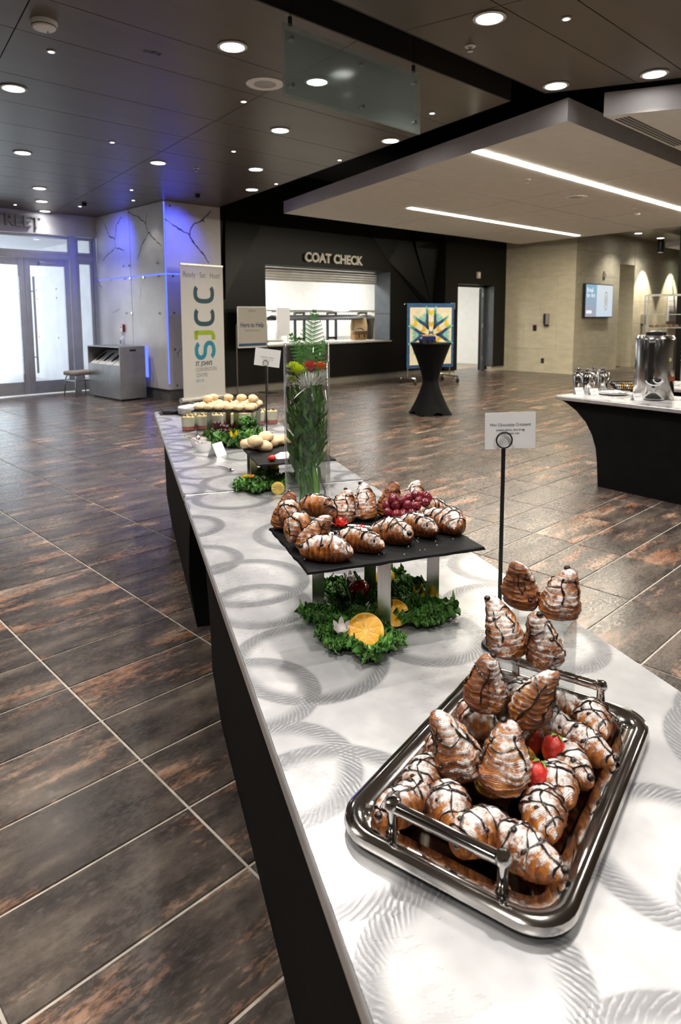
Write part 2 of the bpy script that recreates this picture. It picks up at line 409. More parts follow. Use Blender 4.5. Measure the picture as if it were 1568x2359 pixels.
# ------------------------------------------------------------------ ceiling: black deck, brown metal panels
M_PANEL = pm('brown_metal_panel', (0.125, 0.10, 0.077), 0.36, 0.3, var=0.10, scale=1.2, stretch=(0.4, 3, 1), bmp=0.015, bscale=5)
ZC = 3.42
ceil = struct(MB().box(-6, -6, 4.25, 26, 13.05, 4.4).build('ceiling', M_DECK, smooth=0))
def panel(poly, z=ZC, th=0.03):
    MB().prism(poly, z, z + th).build('ceiling_panel', M_PANEL, ceil, smooth=0)
def edgeL(y): return 5.57 + (y - 3.52) * 0.2067
ys = [3.52, 4.38, 4.96, 5.87, 6.62, 7.36, 8.10, 8.82, 9.46, 10.07, 10.8, 11.5, 12.2, 13.04]
g = 0.004
for y0, y1 in zip(ys, ys[1:]):
    for k in range(-4, 1):
        xa = lambda y: max(-6, 3.79 + (y - 4.9) * 0.153 + (k - 1) * 2.07) if k > -4 else -6
        xb = lambda y: 3.79 + (y - 4.9) * 0.153 + k * 2.07
        panel([(xa(y0) + g, y0 + g), (xb(y0) - g, y0 + g), (xb(y1) - g, y1 - g), (xa(y1) + g, y1 - g)])
    xa = lambda y: 3.79 + (y - 4.9) * 0.153
    panel([(xa(y0) + g, y0 + g), (edgeL(y0), y0 + g), (edgeL(y1), y1 - g), (xa(y1) + g, y1 - g)])
def edgeR(y): return 5.61 + (3.18 - y) * 0.49
ys2 = [3.18, 2.52, 2.15, 1.5, 0.85, 0.2, -0.45, -1.4, -2.4, -3.4, -4.6, -5.98]
for y0, y1 in zip(ys2, ys2[1:]):
    xc = lambda y: 3.71 + (3.11 - y) * 0.24
    panel([(xc(y0) + g, y0 - g), (xc(y1) + g, y1 + g), (edgeR(y1), y1 + g), (edgeR(y0), y0 - g)])
    for k in (0, -1, -2, -3):
        lo = (lambda y: xc(y) + (k - 1) * 2.07) if k > -3 else (lambda y: -6)
        panel([(lo(y0) + g, y0 - g), (lo(y1) + g, y1 + g), (xc(y1) + k * 2.07 - g, y1 + g), (xc(y0) + k * 2.07 - g, y0 - g)])
# fascias of the two brown rafts
M_FASC = pm('brown_fascia', (0.035, 0.030, 0.027), 0.5)
b = MB(); b.bar((-6, 3.515, 3.525), (5.57, 3.515, 3.525), 0.012, 0.21); b.build('fascia', M_FASC, ceil, smooth=0)
b = MB(); b.bar((5.57, 3.52, 3.525), (edgeL(13.03), 13.03, 3.525), 0.012, 0.21); b.build('fascia', M_FASC, ceil, smooth=0)
b = MB(); b.bar((-6, 3.185, 3.525), (5.61, 3.185, 3.525), 0.012, 0.21); b.build('fascia', M_FASC, ceil, smooth=0)
b = MB(); b.bar((5.61, 3.18, 3.525), (edgeR(-5.9), -5.9, 3.525), 0.012, 0.21); b.build('fascia', M_FASC, ceil, smooth=0)
# brown raft far behind, beside the stone wall
q = [pix(1395, 543, ZC), pix(1700, 515, ZC), pix(1700, 552, ZC), pix(1500, 557, ZC)]
MB().prism([(11.2, 3.9), (25.5, 3.9), (25.5, 7.85), (15.7, 7.85)][::1], 3.52, 3.56).build('ceiling_panel', M_PANEL, ceil, smooth=0)

# ------------------------------------------------------------------ suspended plaster clouds with light slots
M_STRIP = emitter('linear_light', (1.0, 0.91, 0.73), 48.0)
ZK = 3.20
def cloud(name, label, poly, h, joints=(), strips=()):
    t = thing(name, label, 'ceiling panel', (poly[0][0], poly[0][1], ZK)); ox, oy = poly[0]
    L = lambda pts: [(x - ox, y - oy) for x, y in pts]
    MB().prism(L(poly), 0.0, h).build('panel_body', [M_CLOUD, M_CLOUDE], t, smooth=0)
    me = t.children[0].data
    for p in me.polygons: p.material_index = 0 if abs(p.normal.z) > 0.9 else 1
    for a, c in joints:
        bb = MB(); bb.bar((a[0]-ox, a[1]-oy, -0.001), (c[0]-ox, c[1]-oy, -0.001), 0.008, 0.004); bb.build('joint', M_CLOUDE, t, smooth=0)
    for x0, x1, y, w in strips:
        bb = MB(); bb.box(x0-ox, y-w/2-oy, -0.006, x1-ox, y+w/2-oy, 0.0); s = bb.build('light_slot', M_STRIP, t, smooth=0); s['label'] = 'glowing warm white linear light slot'
    return t
def cl_l(y): return 5.80 + (y - 3.07) * 0.2644
cloud('suspended_ceiling_panel', 'large pale floating ceiling panel with two long light slots', [(5.80, 3.07), (13.85, 3.07), (14.81, 9.0), (cl_l(9.0), 9.0)], 0.20,
      [((cl_l(5.7), 5.7), (14.2, 5.7)), ((8.6, 3.07), (9.9, 8.98)), ((11.4, 3.07), (12.6, 8.98)), ((10.0, 4.35), (10.6, 7.1))],
      [(6.13, 13.9, 4.26, 0.11), (8.5, 14.2, 7.18, 0.10)])
c2 = cloud('suspended_ceiling_panel', 'pale floating ceiling panel with black slotted air vent along its edge', [(5.91, 2.79), (9.1, -4.0), (15.5, -4.0), (15.5, 2.79)], 0.20, (), [(9.2, 14.8, 1.2, .11), (9.6, 14.8, -1.7, .11)])  # its two light slots are added out of view to brighten the far area
for k in range(4):
    b = MB(); b.box(0.16, -0.05 - k * 0.035, -0.004, 1.55, -0.03 - k * 0.035, 0.002); b.build('vent_slot', M_BLACK, c2, smooth=0)
cloud('suspended_ceiling_panel', 'small pale ceiling panel beside the black cylinder spotlight', [(17.4, 4.6), (25.0, 4.6), (25.0, 6.9), (18.4, 6.9)], 0.14)

# ------------------------------------------------------------------ entrance wall, doors, vestibule
M_PLAST = pm('pale_plaster', (0.66, 0.66, 0.70), 0.6, var=0.04)
M_MARB = pm('pale_concrete_marble', (0.66, 0.65, 0.68), 0.38, var=0.10, scale=2.2, bmp=0.03, bscale=9)
YD = 13.05
b = MB(); b.box(-6, YD, 0, 3.2, YD + .2, 4.25); b.box(3.2, YD, 3.02, 5.9, YD + .2, 4.25)
wf = struct(b.build('wall_front', M_PLAST, smooth=0))
text('letter_sign', 'STREET', 0.295, pm('grey_letters', (0.30, 0.31, 0.33), 0.5), None, (pixy(93, 512, YD).x, YD - .03, 3.215), (1, 0, 0), (0, 0, 1), ext=0.02, off=0.004, align='RIGHT')
tag(bpy.data.objects['letter_sign'], 'raised grey letters spelling STREET above the glass doors', 'sign')
def frame_rect(b, x0, x1, z0, z1, w, y0, y1, bot=None, top=None):
    bt = w if bot is None else bot; tp = w if top is None else top
    b.box(x0, y0, z0, x0 + w, y1, z1); b.box(x1 - w, y0, z0, x1, y1, z1)
    b.box(x0 + w, y0, z0, x1 - w, y1, z0 + bt); b.box(x0 + w, y0, z1 - tp, x1 - w, y1, z1)
def glazed(name, x0, x1, z0, z1, w, bot=None, top=None, yo=0.0):
    b = MB(); frame_rect(b, x0, x1, z0, z1, w, YD + .02 + yo, YD + .075 + yo, bot, top)
    o = struct(b.build(name, M_DSTEEL, smooth=0, bevel=0.004))
    bt = w if bot is None else bot; tp = w if top is None else top
    p = MB(); p.box(x0 + w, YD + .04 + yo, z0 + bt, x1 - w, YD + .05 + yo, z1 - tp); p.build('pane', M_GLASS, o, smooth=0)
    return o
d1 = glazed('door_1', 4.485, 5.33, 0.02, 2.56, 0.105, 0.24, 0.13)
d2 = glazed('door_2', 3.63, 4.475, 0.02, 2.56, 0.105, 0.24, 0.13)
glazed('window_1', 3.6, 5.36, 2.66, 3.01, 0.055)
glazed('window_2', 5.46, 5.80, 2.66, 3.01, 0.055)
glazed('window_3', 5.46, 5.80, 0.02, 2.56, 0.065, 0.24)
glazed('window_4', 3.2, 3.55, 0.02, 2.56, 0.065, 0.24)
b = MB(); b.box(5.345, YD, 0, 5.455, YD + .12, 3.02); b.box(3.555, YD, 0, 3.62, YD + .12, 3.02); b.box(5.805, YD - .02, 0, 5.86, YD + .12, 3.02)
b.box(3.62, YD, 2.565, 5.345, YD + .12, 2.655); b.box(5.455, YD, 2.565, 5.805, YD + .12, 2.655)
struct(b.build('trim_1', M_DSTEEL, smooth=0, bevel=0.003))
for dd, hx in ((d1, 4.60), (d2, 4.36)):
    b = MB(); b.tube([(hx, YD - .09, 0.42), (hx, YD - .09, 2.22)], 0.021, 12); h = b.build('handle', pm('handle_steel', (0.62, 0.63, 0.65), 0.3, 0.5), dd)
    for z in (0.72, 1.95):
        b = MB(); b.cyl((hx, YD - .09, z), (hx, YD + .03, z), 0.012, n=10); b.build('standoff', M_CHROME, h)
b = MB(); b.box(4.75, YD - .04, 2.43, 5.05, YD + .02, 2.50); b.bar((5.02, YD - .05, 2.47), (4.82, YD - .16, 2.45), 0.03, 0.012); b.build('door_closer', M_DSTEEL, d1, bevel=0.004)
# vestibule beyond the doors
M_VFLOOR = pm('vestibule_floor', (0.58, 0.55, 0.51), 0.4, var=0.1)
b = MB(); b.box(1.0, YD + .2, -0.1, 7.5, 19.0, 0.0); v = b.build('floor_vestibule', M_VFLOOR, smooth=0); struct(v)
b = MB(); b.box(5.95, YD + .2, 0, 6.15, 19.0, 3.3); vw = struct(b.build('wall_vestibule', M_MARB, smooth=0))
for yy in (14.2, 15.4, 16.6):
    for zz in (1.0, 1.9, 2.1, 2.9):
        b = MB(); b.cyl((5.95, yy, zz), (5.935, yy, zz), 0.025, n=10); b.build('stud', M_WHITE, vw)
MB().box(1.0, YD + .2, 3.05, 7.5, 19.0, 3.2).build('ceiling_vestibule', M_PLAST, smooth=0)['kind'] = 'structure'
b = MB(); b.box(3.3, 16.9, 0, 4.75, 17.1, 3.05); struct(b.build('wall_vestibule_side', M_PLAST, smooth=0))
dc = thing('display_case', 'glazed notice case with pale blue posters on the vestibule wall', 'display case', (4.50, 16.895, 0.75))
MB().box(-.32, -.06, 0, .32, 0, 1.25).build('case_body', M_DSTEEL, dc, bevel=0.006)
for k in range(3):
    MB().box(-.26, -.066, .06 + k * .39, .26, -.06, .40 + k * .39).build('poster', pm('poster_blue', (0.45, 0.55, 0.66), 0.4), dc, smooth=0)
rug = MB().box(3.2, 13.6, 0.0, 5.6, 15.2, 0.012).build('entrance_mat', pm('entrance_mat', (0.33, 0.28, 0.24), 0.9, bmp=0.4, bscale=400))
tag(rug, 'brown entrance mat on the vestibule floor beyond the glass doors', 'mat')

# ------------------------------------------------------------------ marbled column with blue light seams
XK, YK, XK2 = 5.87, 10.36, 7.0
M_VEIN = pm('dark_vein', (0.10, 0.085, 0.08), 0.7, var=0.4, scale=40)
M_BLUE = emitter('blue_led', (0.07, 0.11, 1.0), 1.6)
M_PLINTH = pm('grey_plinth', (0.20, 0.20, 0.20), 0.4, 0.3)
colm = struct(MB().box(XK + .02, YK + .02, 0.2, XK2, YD, 3.6).build('wall_column', M_MARB, smooth=0))
MB().box(XK + .035, YK + .035, 0, XK2 - .01, YD - .02, 0.2).build('baseboard_column', M_PLINTH, smooth=0)['kind'] = 'structure'
zs = 2.20; ym = 11.62
def slab(x0, y0, z0, x1, y1, z1): return MB().box(x0, y0, z0, x1, y1, z1).build('stone_panel', M_MARB, colm, smooth=0, bevel=0.003)
for z0, z1 in ((0.2, zs - .012), (zs + .012, 3.415)):
    slab(XK, YK + .022, z0, XK + .03, ym - .006, z1); slab(XK, ym + .006, z0, XK + .03, YD - .03, z1)
    slab(XK + .022, YK, z0, XK2, YK + .03, z1)
b = MB(); b.box(XK + .012, YK + .03, zs - .008, XK + .02, YD - .05, zs + .008); o = b.build('light_seam', M_BLUE, colm, smooth=0); o['label'] = 'glowing blue horizontal light seam'
b = MB(); b.box(XK + .03, YK + .012, zs - .008, 6.5, YK + .02, zs + .008); b.build('light_seam', M_BLUE, colm, smooth=0)
b = MB(); b.box(XK + .004, YK + .004, 0.3, XK + .016, YK + .016, 3.40); b.build('light_seam', M_BLUE, colm, smooth=0)
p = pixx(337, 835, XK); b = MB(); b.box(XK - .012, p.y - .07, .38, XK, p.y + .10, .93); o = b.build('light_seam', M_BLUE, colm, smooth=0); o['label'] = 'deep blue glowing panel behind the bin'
def stud_l(px, py):
    p = pixx(px, py, XK); MB().cyl((XK, p.y, p.z), (XK - .02, p.y, p.z), 0.024, 0.02, 10).build('stud', M_CHROME, colm)
for px, py in [(286,613),(299,612),(364,606),(288,642),(301,641),(332,639),(366,636),(257,644),(292,721),(305,721),(368,721)]: stud_l(px, py)
for px, py in [(391,474),(398,636),(401,721),(403,805),(408,888)]:
    p = pixy(px, py, YK); MB().cyl((p.x, YK, p.z), (p.x, YK - .015, p.z), 0.02, 0.016, 10).build('stud', M_PLINTH, colm)
def vein(pts, w, left=True):
    pp = []
    for i, (x, y) in enumerate(pts):
        p = pixx(x, y, XK - .001) if left else pixy(x, y, YK - .001); pp.append(p)
    fine = []
    for a, c in zip(pp, pp[1:]):
        n = max(2, int((c - a).length / 0.05))
        for k in range(n):
            q = a.lerp(c, k / n); j = Vector((0, rnd(-1, 1), rnd(-1, 1))) if left else Vector((rnd(-1, 1), 0, rnd(-1, 1)))
            fine.append(q + j * 0.014)
    fine.append(pp[-1])
    n = len(fine); b = MB(); vs = []; fs = []
    nrm = Vector((0, 1, 0)) if left else Vector((1, 0, 0))
    for i, p in enumerate(fine):
        t = fine[min(i+1, n-1)] - fine[max(i-1, 0)]; s = (Vector((1,0,0)) if left else Vector((0,1,0))).cross(t).normalized()
        ww = w * (0.35 + 0.65 * random.random()) * (0.5 + 0.5 * math.sin(PI * (i + 1) / (n + 1)))
        vs += [p + s * ww, p - s * ww]
    for i in range(n - 1): fs.append((2*i, 2*i+1, 2*i+3, 2*i+2))
    b.add(vs, fs).build('vein', M_VEIN, colm, smooth=0)
vein([(238,510),(252,545),(264,550),(268,520),(280,500)], .016); vein([(264,550),(266,570),(250,585),(236,600)], .012); vein([(266,570),(286,577)], .012)
vein([(295,488),(318,500),(335,515),(340,535),(372,566)], .016); vein([(335,515),(338,490)], .010); vein([(343,535),(325,570),(316,598)], .014)
vein([(225,645),(235,666)], .01); vein([(325,660),(322,705)], .005); vein([(345,840),(352,870),(350,895)], .008); vein([(258,722),(276,712)], .006)
vein([(379,504),(400,520),(436,540),(440,550),(455,570),(472,590),(481,606)], .020, False); vein([(436,540),(445,517),(465,508),(486,486)], .018, False); vein([(466,508),(470,512)], .014, False)
vein([(416,803),(409,815),(410,824)], .010, False)

# ------------------------------------------------------------------ black coat-check wall
M_BWALL = pm('black_wall_panel', (0.006, 0.0057, 0.005), 0.38, var=0.15, scale=3, spec=0.22)
YB = 10.42
xl, xr = pixy(612, 700, YB).x, pixy(899, 700, YB).x; zsill, zlin = 0.87, 2.47
b = MB(); b.box(XK2, YB, 0.16, xl, YB + .5, 4.25); b.box(xr, YB, 0.16, 13.35, YB + .5, 4.25)
b.box(xl, YB, 0.16, xr, YB + .5, zsill); b.box(xl, YB, zlin, xr, YB + .5, 4.25)
wb = struct(b.build('wall_coat_check', M_BWALL, smooth=0))
b = MB(); b.box(XK2, YB + .05, 0, 13.35, YB + .2, 0.16); struct(b.build('baseboard_coat_check', pm('taupe_base', (0.20, 0.185, 0.16), 0.45), smooth=0))
Y2 = 9.85
xd0, xd1 = pixy(1054, 700, Y2).x, pixy(1138, 700, Y2).x; zd = 2.23
b = MB(); b.box(13.0, Y2, 0.13, xd0, Y2 + .35, 4.25); b.box(xd1, Y2, 0.13, 15.62, Y2 + .35, 4.25); b.box(xd0, Y2, zd, xd1, Y2 + .35, 4.25)
wb2 = struct(b.build('wall_coat_door', M_BWALL, smooth=0))
b = MB(); b.box(13.0, Y2 + .05, 0, xd0, Y2 + .2, 0.13); b.box(xd1, Y2 + .05, 0, 15.62, Y2 + .2, 0.13); struct(b.build('baseboard_coat_door', pm('beige_base', (0.50, 0.46, 0.36), 0.5), smooth=0))
def facet(pts, parent, Y):
    f = [pixy(x, y, Y - d) for x, y, d in pts]; n = len(f)
    vs = f + [Vector((p.x, Y + .04, p.z)) for p in f]
    MB().add(vs, [tuple(range(n))] + [(i, (i+1) % n, (i+1) % n + n, i + n) for i in range(n)]).build('wall_facet', M_BWALL, parent, smooth=0)
facet([(518, 470, .02), (606, 500, .02), (600, 524, .02), (536, 650, .10), (520, 690, .14)], wb, YB)
facet([(843, 520, .005), (895, 602, .005), (973, 700, .02), (994, 702, .16), (957, 570, .16), (940, 525, .10)], wb, YB)
facet([(955, 525, .16), (1090, 530, .50), (1070, 580, .53), (1036, 700, .52), (995, 702, .17), (958, 570, .17)], wb, YB)
text('letter_sign', 'COAT CHECK', 0.26, pm('cream_letters', (0.78, 0.74, 0.64), 0.45), None, tuple((pixy(697, 598, YB) + pixy(831, 598, YB)) / 2 + Vector((0, -.035, 0))), (1, 0, 0), (0, 0, 1), ext=0.022, off=0.009, xs=1.0)
tag(bpy.data.objects['letter_sign.001'], 'raised cream letters spelling COAT CHECK on the black wall', 'sign')
# reveal, shutter, counter
sh = thing('roller_shutter', 'half raised cream roller shutter in the coat check opening', 'shutter', (xl + .005, YB + .42, 2.19))
M_SHUT = pm('shutter_slat', (0.42, 0.40, 0.36), 0.4, 0.3)
for k in range(5):
    b = MB(); b.box(0, 0, 0.005 + k * .053, xr - xl - .02, 0.03, 0.052 + k * .053); b.build('slat', M_SHUT, sh, smooth=0, bevel=0.012)
M_GRAN = pm('speckled_granite', (0.35, 0.32, 0.28), 0.25, var=0.7, scale=90)
o = MB().box(xl + .004, YB - .06, zsill + .001, xr - .014, YB + .595, zsill + .035).build('service_counter', M_GRAN, bevel=0.005)
tag(o, 'speckled stone service counter in the coat check opening', 'counter')
# bright rooms behind
M_RWALL = pm('bright_white_wall', (0.80, 0.81, 0.79), 0.6, var=0.03)
b = MB(); b.box(XK2, 14.6, 0, 18.0, 14.8, 3.1); struct(b.build('wall_cloakroom', M_RWALL, smooth=0))
b = MB(); b.box(7.15, YB + .5, 0, 7.3, 14.6, 3.1); struct(b.build('wall_cloakroom_left', M_RWALL, smooth=0))
b = MB(); b.box(17.0, Y2 + .3, 0, 17.2, 14.6, 3.1); struct(b.build('wall_cloakroom_right', M_RWALL, smooth=0))
b = MB(); b.box(XK2, YB + .5, 3.0, 13.35, 14.6, 3.1); b.box(13.35, Y2 + .35, 3.0, 17.2, 14.6, 3.1); cl = struct(b.build('ceiling_cloakroom', M_RWALL, smooth=0))
b = MB(); b.box(7.3, YB + .5, -.01, 17.0, 14.6, 0.004); struct(b.build('floor_cloakroom', pm('cloakroom_floor', (0.42, 0.37, 0.28), 0.5), smooth=0))
b = MB(); b.box(13.3, 14.57, 0, 17.0, 14.6, 0.14); struct(b.build('baseboard_cloakroom', M_GREYINK, smooth=0))
M_TROF = emitter('troffer', (1.0, 0.98, 0.94), 26.0)
for x, y in ((8.7, 12.0), (10.6, 12.0), (12.5, 12.0), (14.3, 11.8), (14.3, 13.4), (10.6, 13.6)):
    t = thing('ceiling_troffer', 'square bright ceiling light inside the cloakroom', 'light', (x, y, 2.97), 0, 'cloakroom ceiling lights')
    MB().box(-.32, -.32, 0, .32, .32, .03).build('frame', M_WHITE, t, smooth=0); MB().box(-.28, -.28, -.006, .28, .28, 0).build('diffuser', M_TROF, t, smooth=0)

# coat-check door, standing open in its frame
b = MB(); xf = xd1; b.box(xf - .12, Y2 + .25, 0, xf, Y2 + .33, zd); b.box(xd0, Y2 + .25, zd - .05, xf, Y2 + .33, zd)
dr = struct(b.build('door_3', pm('dark_door_frame', (0.09, 0.095, 0.10), 0.4, 0.3), smooth=0, bevel=0.003))
b = MB(); b.box(xf - .12, Y2 + .345, 0.02, xf + .8, Y2 + .39, zd - .06); b.build('leaf', M_BLACK, dr, smooth=0)
for z in (0.35, 1.2, 2.0):
    b = MB(); b.box(xf - .165, Y2 + .235, z - .06, xf - .12, Y2 + .25, z + .06); b.build('hinge', M_CHROME, dr, smooth=0)

# ------------------------------------------------------------------ stone walls on the right
M_STONE = pm('beige_stone', (0.64, 0.585, 0.435), 0.55, var=0.10, scale=3.5, stretch=(1, 1, 3), bmp=0.03, bscale=14)
XS, YS = 15.6, 7.9
b = MB(); b.box(XS + .02, YS + .02, 0, XS + .3, Y2 + .3, 4.25); ws = struct(b.build('wall_stone_side', M_STONE, smooth=0))
b = MB(); b.box(XS + .02, YS + .02, 0, 18.05, YS + .3, 4.25); b.box(18.05, YS + .02, 2.82, 19.0, YS + .3, 4.25); b.box(19.0, YS + .02, 0, 26, YS + .3, 4.25)
wr = struct(b.build('wall_stone_front', M_STONE, smooth=0))
def stone_face(parent, a0, a1, z0, z1, fixed, axis, pw=0.92, ph=0.61):
    r = 0; z = z0
    while z < z1 - .01:
        zz = min(z + ph, z1); a = a0 - (pw / 2 if r % 2 else 0)
        while a < a1 - .01:
            c0, c1 = max(a, a0), min(a + pw, a1)
            if c1 - c0 > .03:
                g = .002
                if axis == 'x': bb = MB().box(fixed, c0 + g, z + g, fixed + .02, c1 - g, zz - g)
                else: bb = MB().box(c0 + g, fixed, z + g, c1 - g, fixed + .02, zz - g)
                bb.build('stone_panel', M_STONE, parent, smooth=0)
            a += pw
        z = zz; r += 1
stone_face(ws, YS, Y2, 0, 3.66, XS, 'x'); stone_face(wr, XS, 18.05, 0, 3.66, YS, 'y'); stone_face(wr, 19.0, 24.0, 0, 3.66, YS, 'y'); stone_face(wr, 18.05, 19.0, 2.82, 3.66, YS, 'y')
b = MB(); b.box(17.6, YS + 2.6, 0, 21.5, YS + 2.8, 3.2); struct(b.build('wall_corridor', M_STONE, smooth=0))
b = MB(); b.box(17.9, YS + .3, 0, 18.03, YS + 2.6, 3.2); b.box(19.02, YS + .3, 0, 19.3, YS + .9, 3.2); struct(b.build('wall_corridor_side', M_STONE, smooth=0))
b = MB(); b.box(17.9, YS + .3, 2.82, 21.5, YS + 2.6, 2.9); struct(b.build('ceiling_corridor', M_WHITE, smooth=0))
b = MB(); b.box(XS + .3, YS + .3, -.05, 22, YS + 2.6, 0.0); struct(b.build('floor_corridor', pm('corridor_floor', (0.16, 0.125, 0.10), 0.35), smooth=0))
# shell behind the photographer
M_SHELL = pm('taupe_wall', (0.30, 0.28, 0.25), 0.6)
b = MB(); b.box(-6.2, -6, 0, -6, 13.2, 4.3); struct(b.build('wall_left', M_SHELL, smooth=0))
b = MB(); b.box(-6.2, -6.2, 0, 26, -6, 4.3); struct(b.build('wall_back', M_SHELL, smooth=0))
b = MB(); b.box(26, -6.2, 0, 26.2, 8.2, 4.3); struct(b.build('wall_right', M_SHELL, smooth=0))
# dark pier behind the coffee urn
e = 14.7
bx = [pixx(1553, 800, e).y]
b = MB(); b.box(e, bx[0] - .8, 0, e + .5, bx[0], 4.25); struct(b.build('wall_pier', M_BWALL, smooth=0))

# ------------------------------------------------------------------ ceiling fixtures
M_DISC = emitter('lamp_disc', (1.0, 0.97, 0.92), 14.0)
M_TRIM = pm('lamp_trim', (0.70, 0.70, 0.68), 0.4)
def spot(parent, power, size_deg, blend, col=(1.0, 0.94, 0.86), rad=0.05, loc=(0, 0, -0.02)):
    l = bpy.data.lights.new('lamp', 'SPOT'); l.energy = power; l.spot_size = R(size_deg); l.spot_blend = blend; l.color = col; l.shadow_soft_size = rad
    o = bpy.data.objects.new('lamp', l); link(o, parent); o.location = loc; return o
def downlight(x, y, z, label, group, power, r=0.085, cone=120):
    t = thing('downlight', label, 'light', (x, y, z), 0, group)
    MB().lathe([(r, 0.0), (r + .022, -.002), (r + .024, -.008), (r + .002, -.012), (r, -.004)], 24).build('trim', M_TRIM, t)
    MB().lathe([(0, -.005), (r + .001, -.005)], 24).build('lens', M_DISC, t, smooth=0)
    if power: spot(t, power, cone, 0.8)
    return t
def starlight(x, y, z, label, group, power=6):
    t = thing('pin_light', label, 'light', (x, y, z), 0, group)
    MB().lathe([(.022, 0), (.034, -.002), (.034, -.006), (.022, -.008)], 14).build('trim', M_TRIM, t)
    MB().lathe([(0, -.006), (.023, -.006)], 14).build('lens', M_DISC, t, smooth=0)
    if power: spot(t, power, 90, 0.6, rad=0.02)
    return t
PB = 62
for px, py in [(31,202),(535,106),(52,351),(364,374),(645,299),(589,389),(899,323),(580,436),(91,433),(96,463)]:
    p = pix(px, py, ZC); downlight(p.x, p.y, ZC, 'round white downlight flush in the brown panel ceiling', 'round downlights in the brown ceiling raft', PB * (2.0 if px == 535 else 1))
p = pix(730, 187, ZC); downlight(p.x, p.y, ZC, 'round downlight seen through the hanging glass sign', None, PB * 1.6)
p = pix(93, 489, ZC); downlight(p.x, 12.85, ZC, 'round downlight right above the glass entrance doors', None, 9)
for px, py in [(1127,40),(1280,196),(1507,169)]:
    p = pix(px, py, ZC); downlight(p.x, p.y, ZC, 'round downlight in the brown raft beyond the black ceiling gap', 'downlights in the raft above the buffet', PB)
for x, y in [(2.3, 2.55), (0.75, 2.6), (2.0, 0.9), (0.55, 0.75), (3.7, 0.9), (-0.9, 1.6), (5.4, 0.5), (1.4, -0.9), (-0.9, -0.6), (3.6, -1.2), (0.2, -3), (3, -3.5), (-3, 1), (-3, -3)]:
    downlight(x, y, ZC, 'round downlight in the brown raft beyond the black ceiling gap', 'downlights in the raft above the buffet', PB * 1.25)
for x, y in [(0.3, 5.0), (0.4, 8.0), (-2, 5.5), (-2, 9), (1.5, 10.6)]:
    downlight(x, y, ZC, 'round white downlight flush in the brown panel ceiling', 'round downlights in the brown ceiling raft', PB)
for px, py in [(118,118),(561,233),(258,327),(538,348),(303,437),(636,423),(35,471),(184,475),(307,461),(995,260),(782,368),(1304,42)]:
    p = pix(px, py, ZC); starlight(p.x, min(p.y, 12.8), ZC, 'tiny bright pin light in the brown panel ceiling', 'pin lights in the brown ceiling')
for px, py in [(1470,537),(1521,548)]:
    p = pix(px, py, 3.52); downlight(min(p.x, 24.5), min(p.y, 7.3), 3.52, 'round downlight in the far brown raft beside the stone wall', 'far raft downlights', 60)
# blue lamps added on the raft to give the column its glow
for x, y, tx, ty, tz in ((5.0, 11.5, 5.9, 12.0, 2.75), (6.0, 9.5, 6.0, 10.4, 2.75)):
    t = thing('added_blue_light', 'added black ceiling spotlight washing the marbled column in blue', 'light', (x, y, ZC), 0, 'added blue spotlights')
    MB().lathe([(0, 0), (.04, 0), (.04, -.05), (.034, -.05), (.034, -.03), (0, -.03)], 14).build('housing', M_BLACK, t)
    s = spot(t, 46, 80, 1.0, (0.07, 0.10, 1.0), 0.004, (0, 0, -.055)); s.rotation_euler = Vector((tx - x, ty - y, tz - ZC)).to_track_quat('-Z', 'Y').to_euler()
# smoke detector, speakers, sprinklers, tape
p = pix(101, 50, ZC); t = thing('smoke_detector', 'round white smoke detector on the brown ceiling', 'smoke detector', (p.x, p.y, ZC))
MB().lathe([(.085, 0), (.085, -.02), (.07, -.045), (.03, -.05), (0, -.05)], 28).build('housing', M_WHITE, t)
MB().lathe([(.072, -.030), (.080, -.030), (.080, -.036), (.070, -.036)], 28).build('vent_ring', M_GREYINK, t)
MB().cyl((.03, .02, -.048), (.03, .02, -.055), .006, n=8).build('indicator', M_GREYINK, t)
def speaker(p, label):
    t = thing('ceiling_speaker', label, 'speaker', (p.x, p.y, p.z))
    MB().lathe([(.095, -.006), (.155, -.006), (.160, -.003), (.160, 0)], 36).build('bezel', M_WHITE, t)
    MB().lathe([(0, -.010), (.05, -.010), (.096, -.006)], 36).build('grille', pm('speaker_grille', (0.46, 0.45, 0.42), 0.6, bmp=0.6, bscale=700), t)
speaker(pix(610, 193, ZC), 'round white speaker grille in the brown ceiling beside the glass sign')
speaker(pix(1326, 454, ZK), 'round cream speaker set in the pale floating ceiling panel')
def sprinkler(p, label):
    t = thing('sprinkler_head', label, 'sprinkler', (p.x, p.y, p.z), 0, 'ceiling sprinklers')
    MB().lathe([(.04, 0), (.04, -.006), (.015, -.01), (.012, 0)], 18).build('escutcheon', M_TRIM, t)
    MB().cyl((0, 0, 0), (0, 0, -.035), .008, n=8).build('stem', M_CHROME, t)
    b = MB(); b.lathe([(0, -.036), (.022, -.036), (.022, -.039), (0, -.039)], 12); b.bar((-.012, 0, -.008), (-.008, 0, -.036), .004, .004); b.bar((.012, 0, -.008), (.008, 0, -.036), .004, .004); b.build('deflector', M_CHROME, t)
sprinkler(pix(1083, 106, ZC), 'sprinkler head under the brown raft beyond the black gap')
sprinkler(pix(452, 388, ZC), 'sprinkler head in the brown raft near the marbled column')
sprinkler(pix(1214, 414, ZK), 'sprinkler head between the two light slots of the pale panel')
sprinkler(pix(1462, 481, ZK), 'sprinkler head beside the small dome on the pale panel')
p = pix(1467, 491, ZK); t = MB().lathe([(.05, 0), (.045, -.025), (.02, -.04), (0, -.042)], 18).build('sensor_dome', M_CLOUD, loc=p); tag(t, 'small cream sensor dome under the pale floating panel', 'sensor')
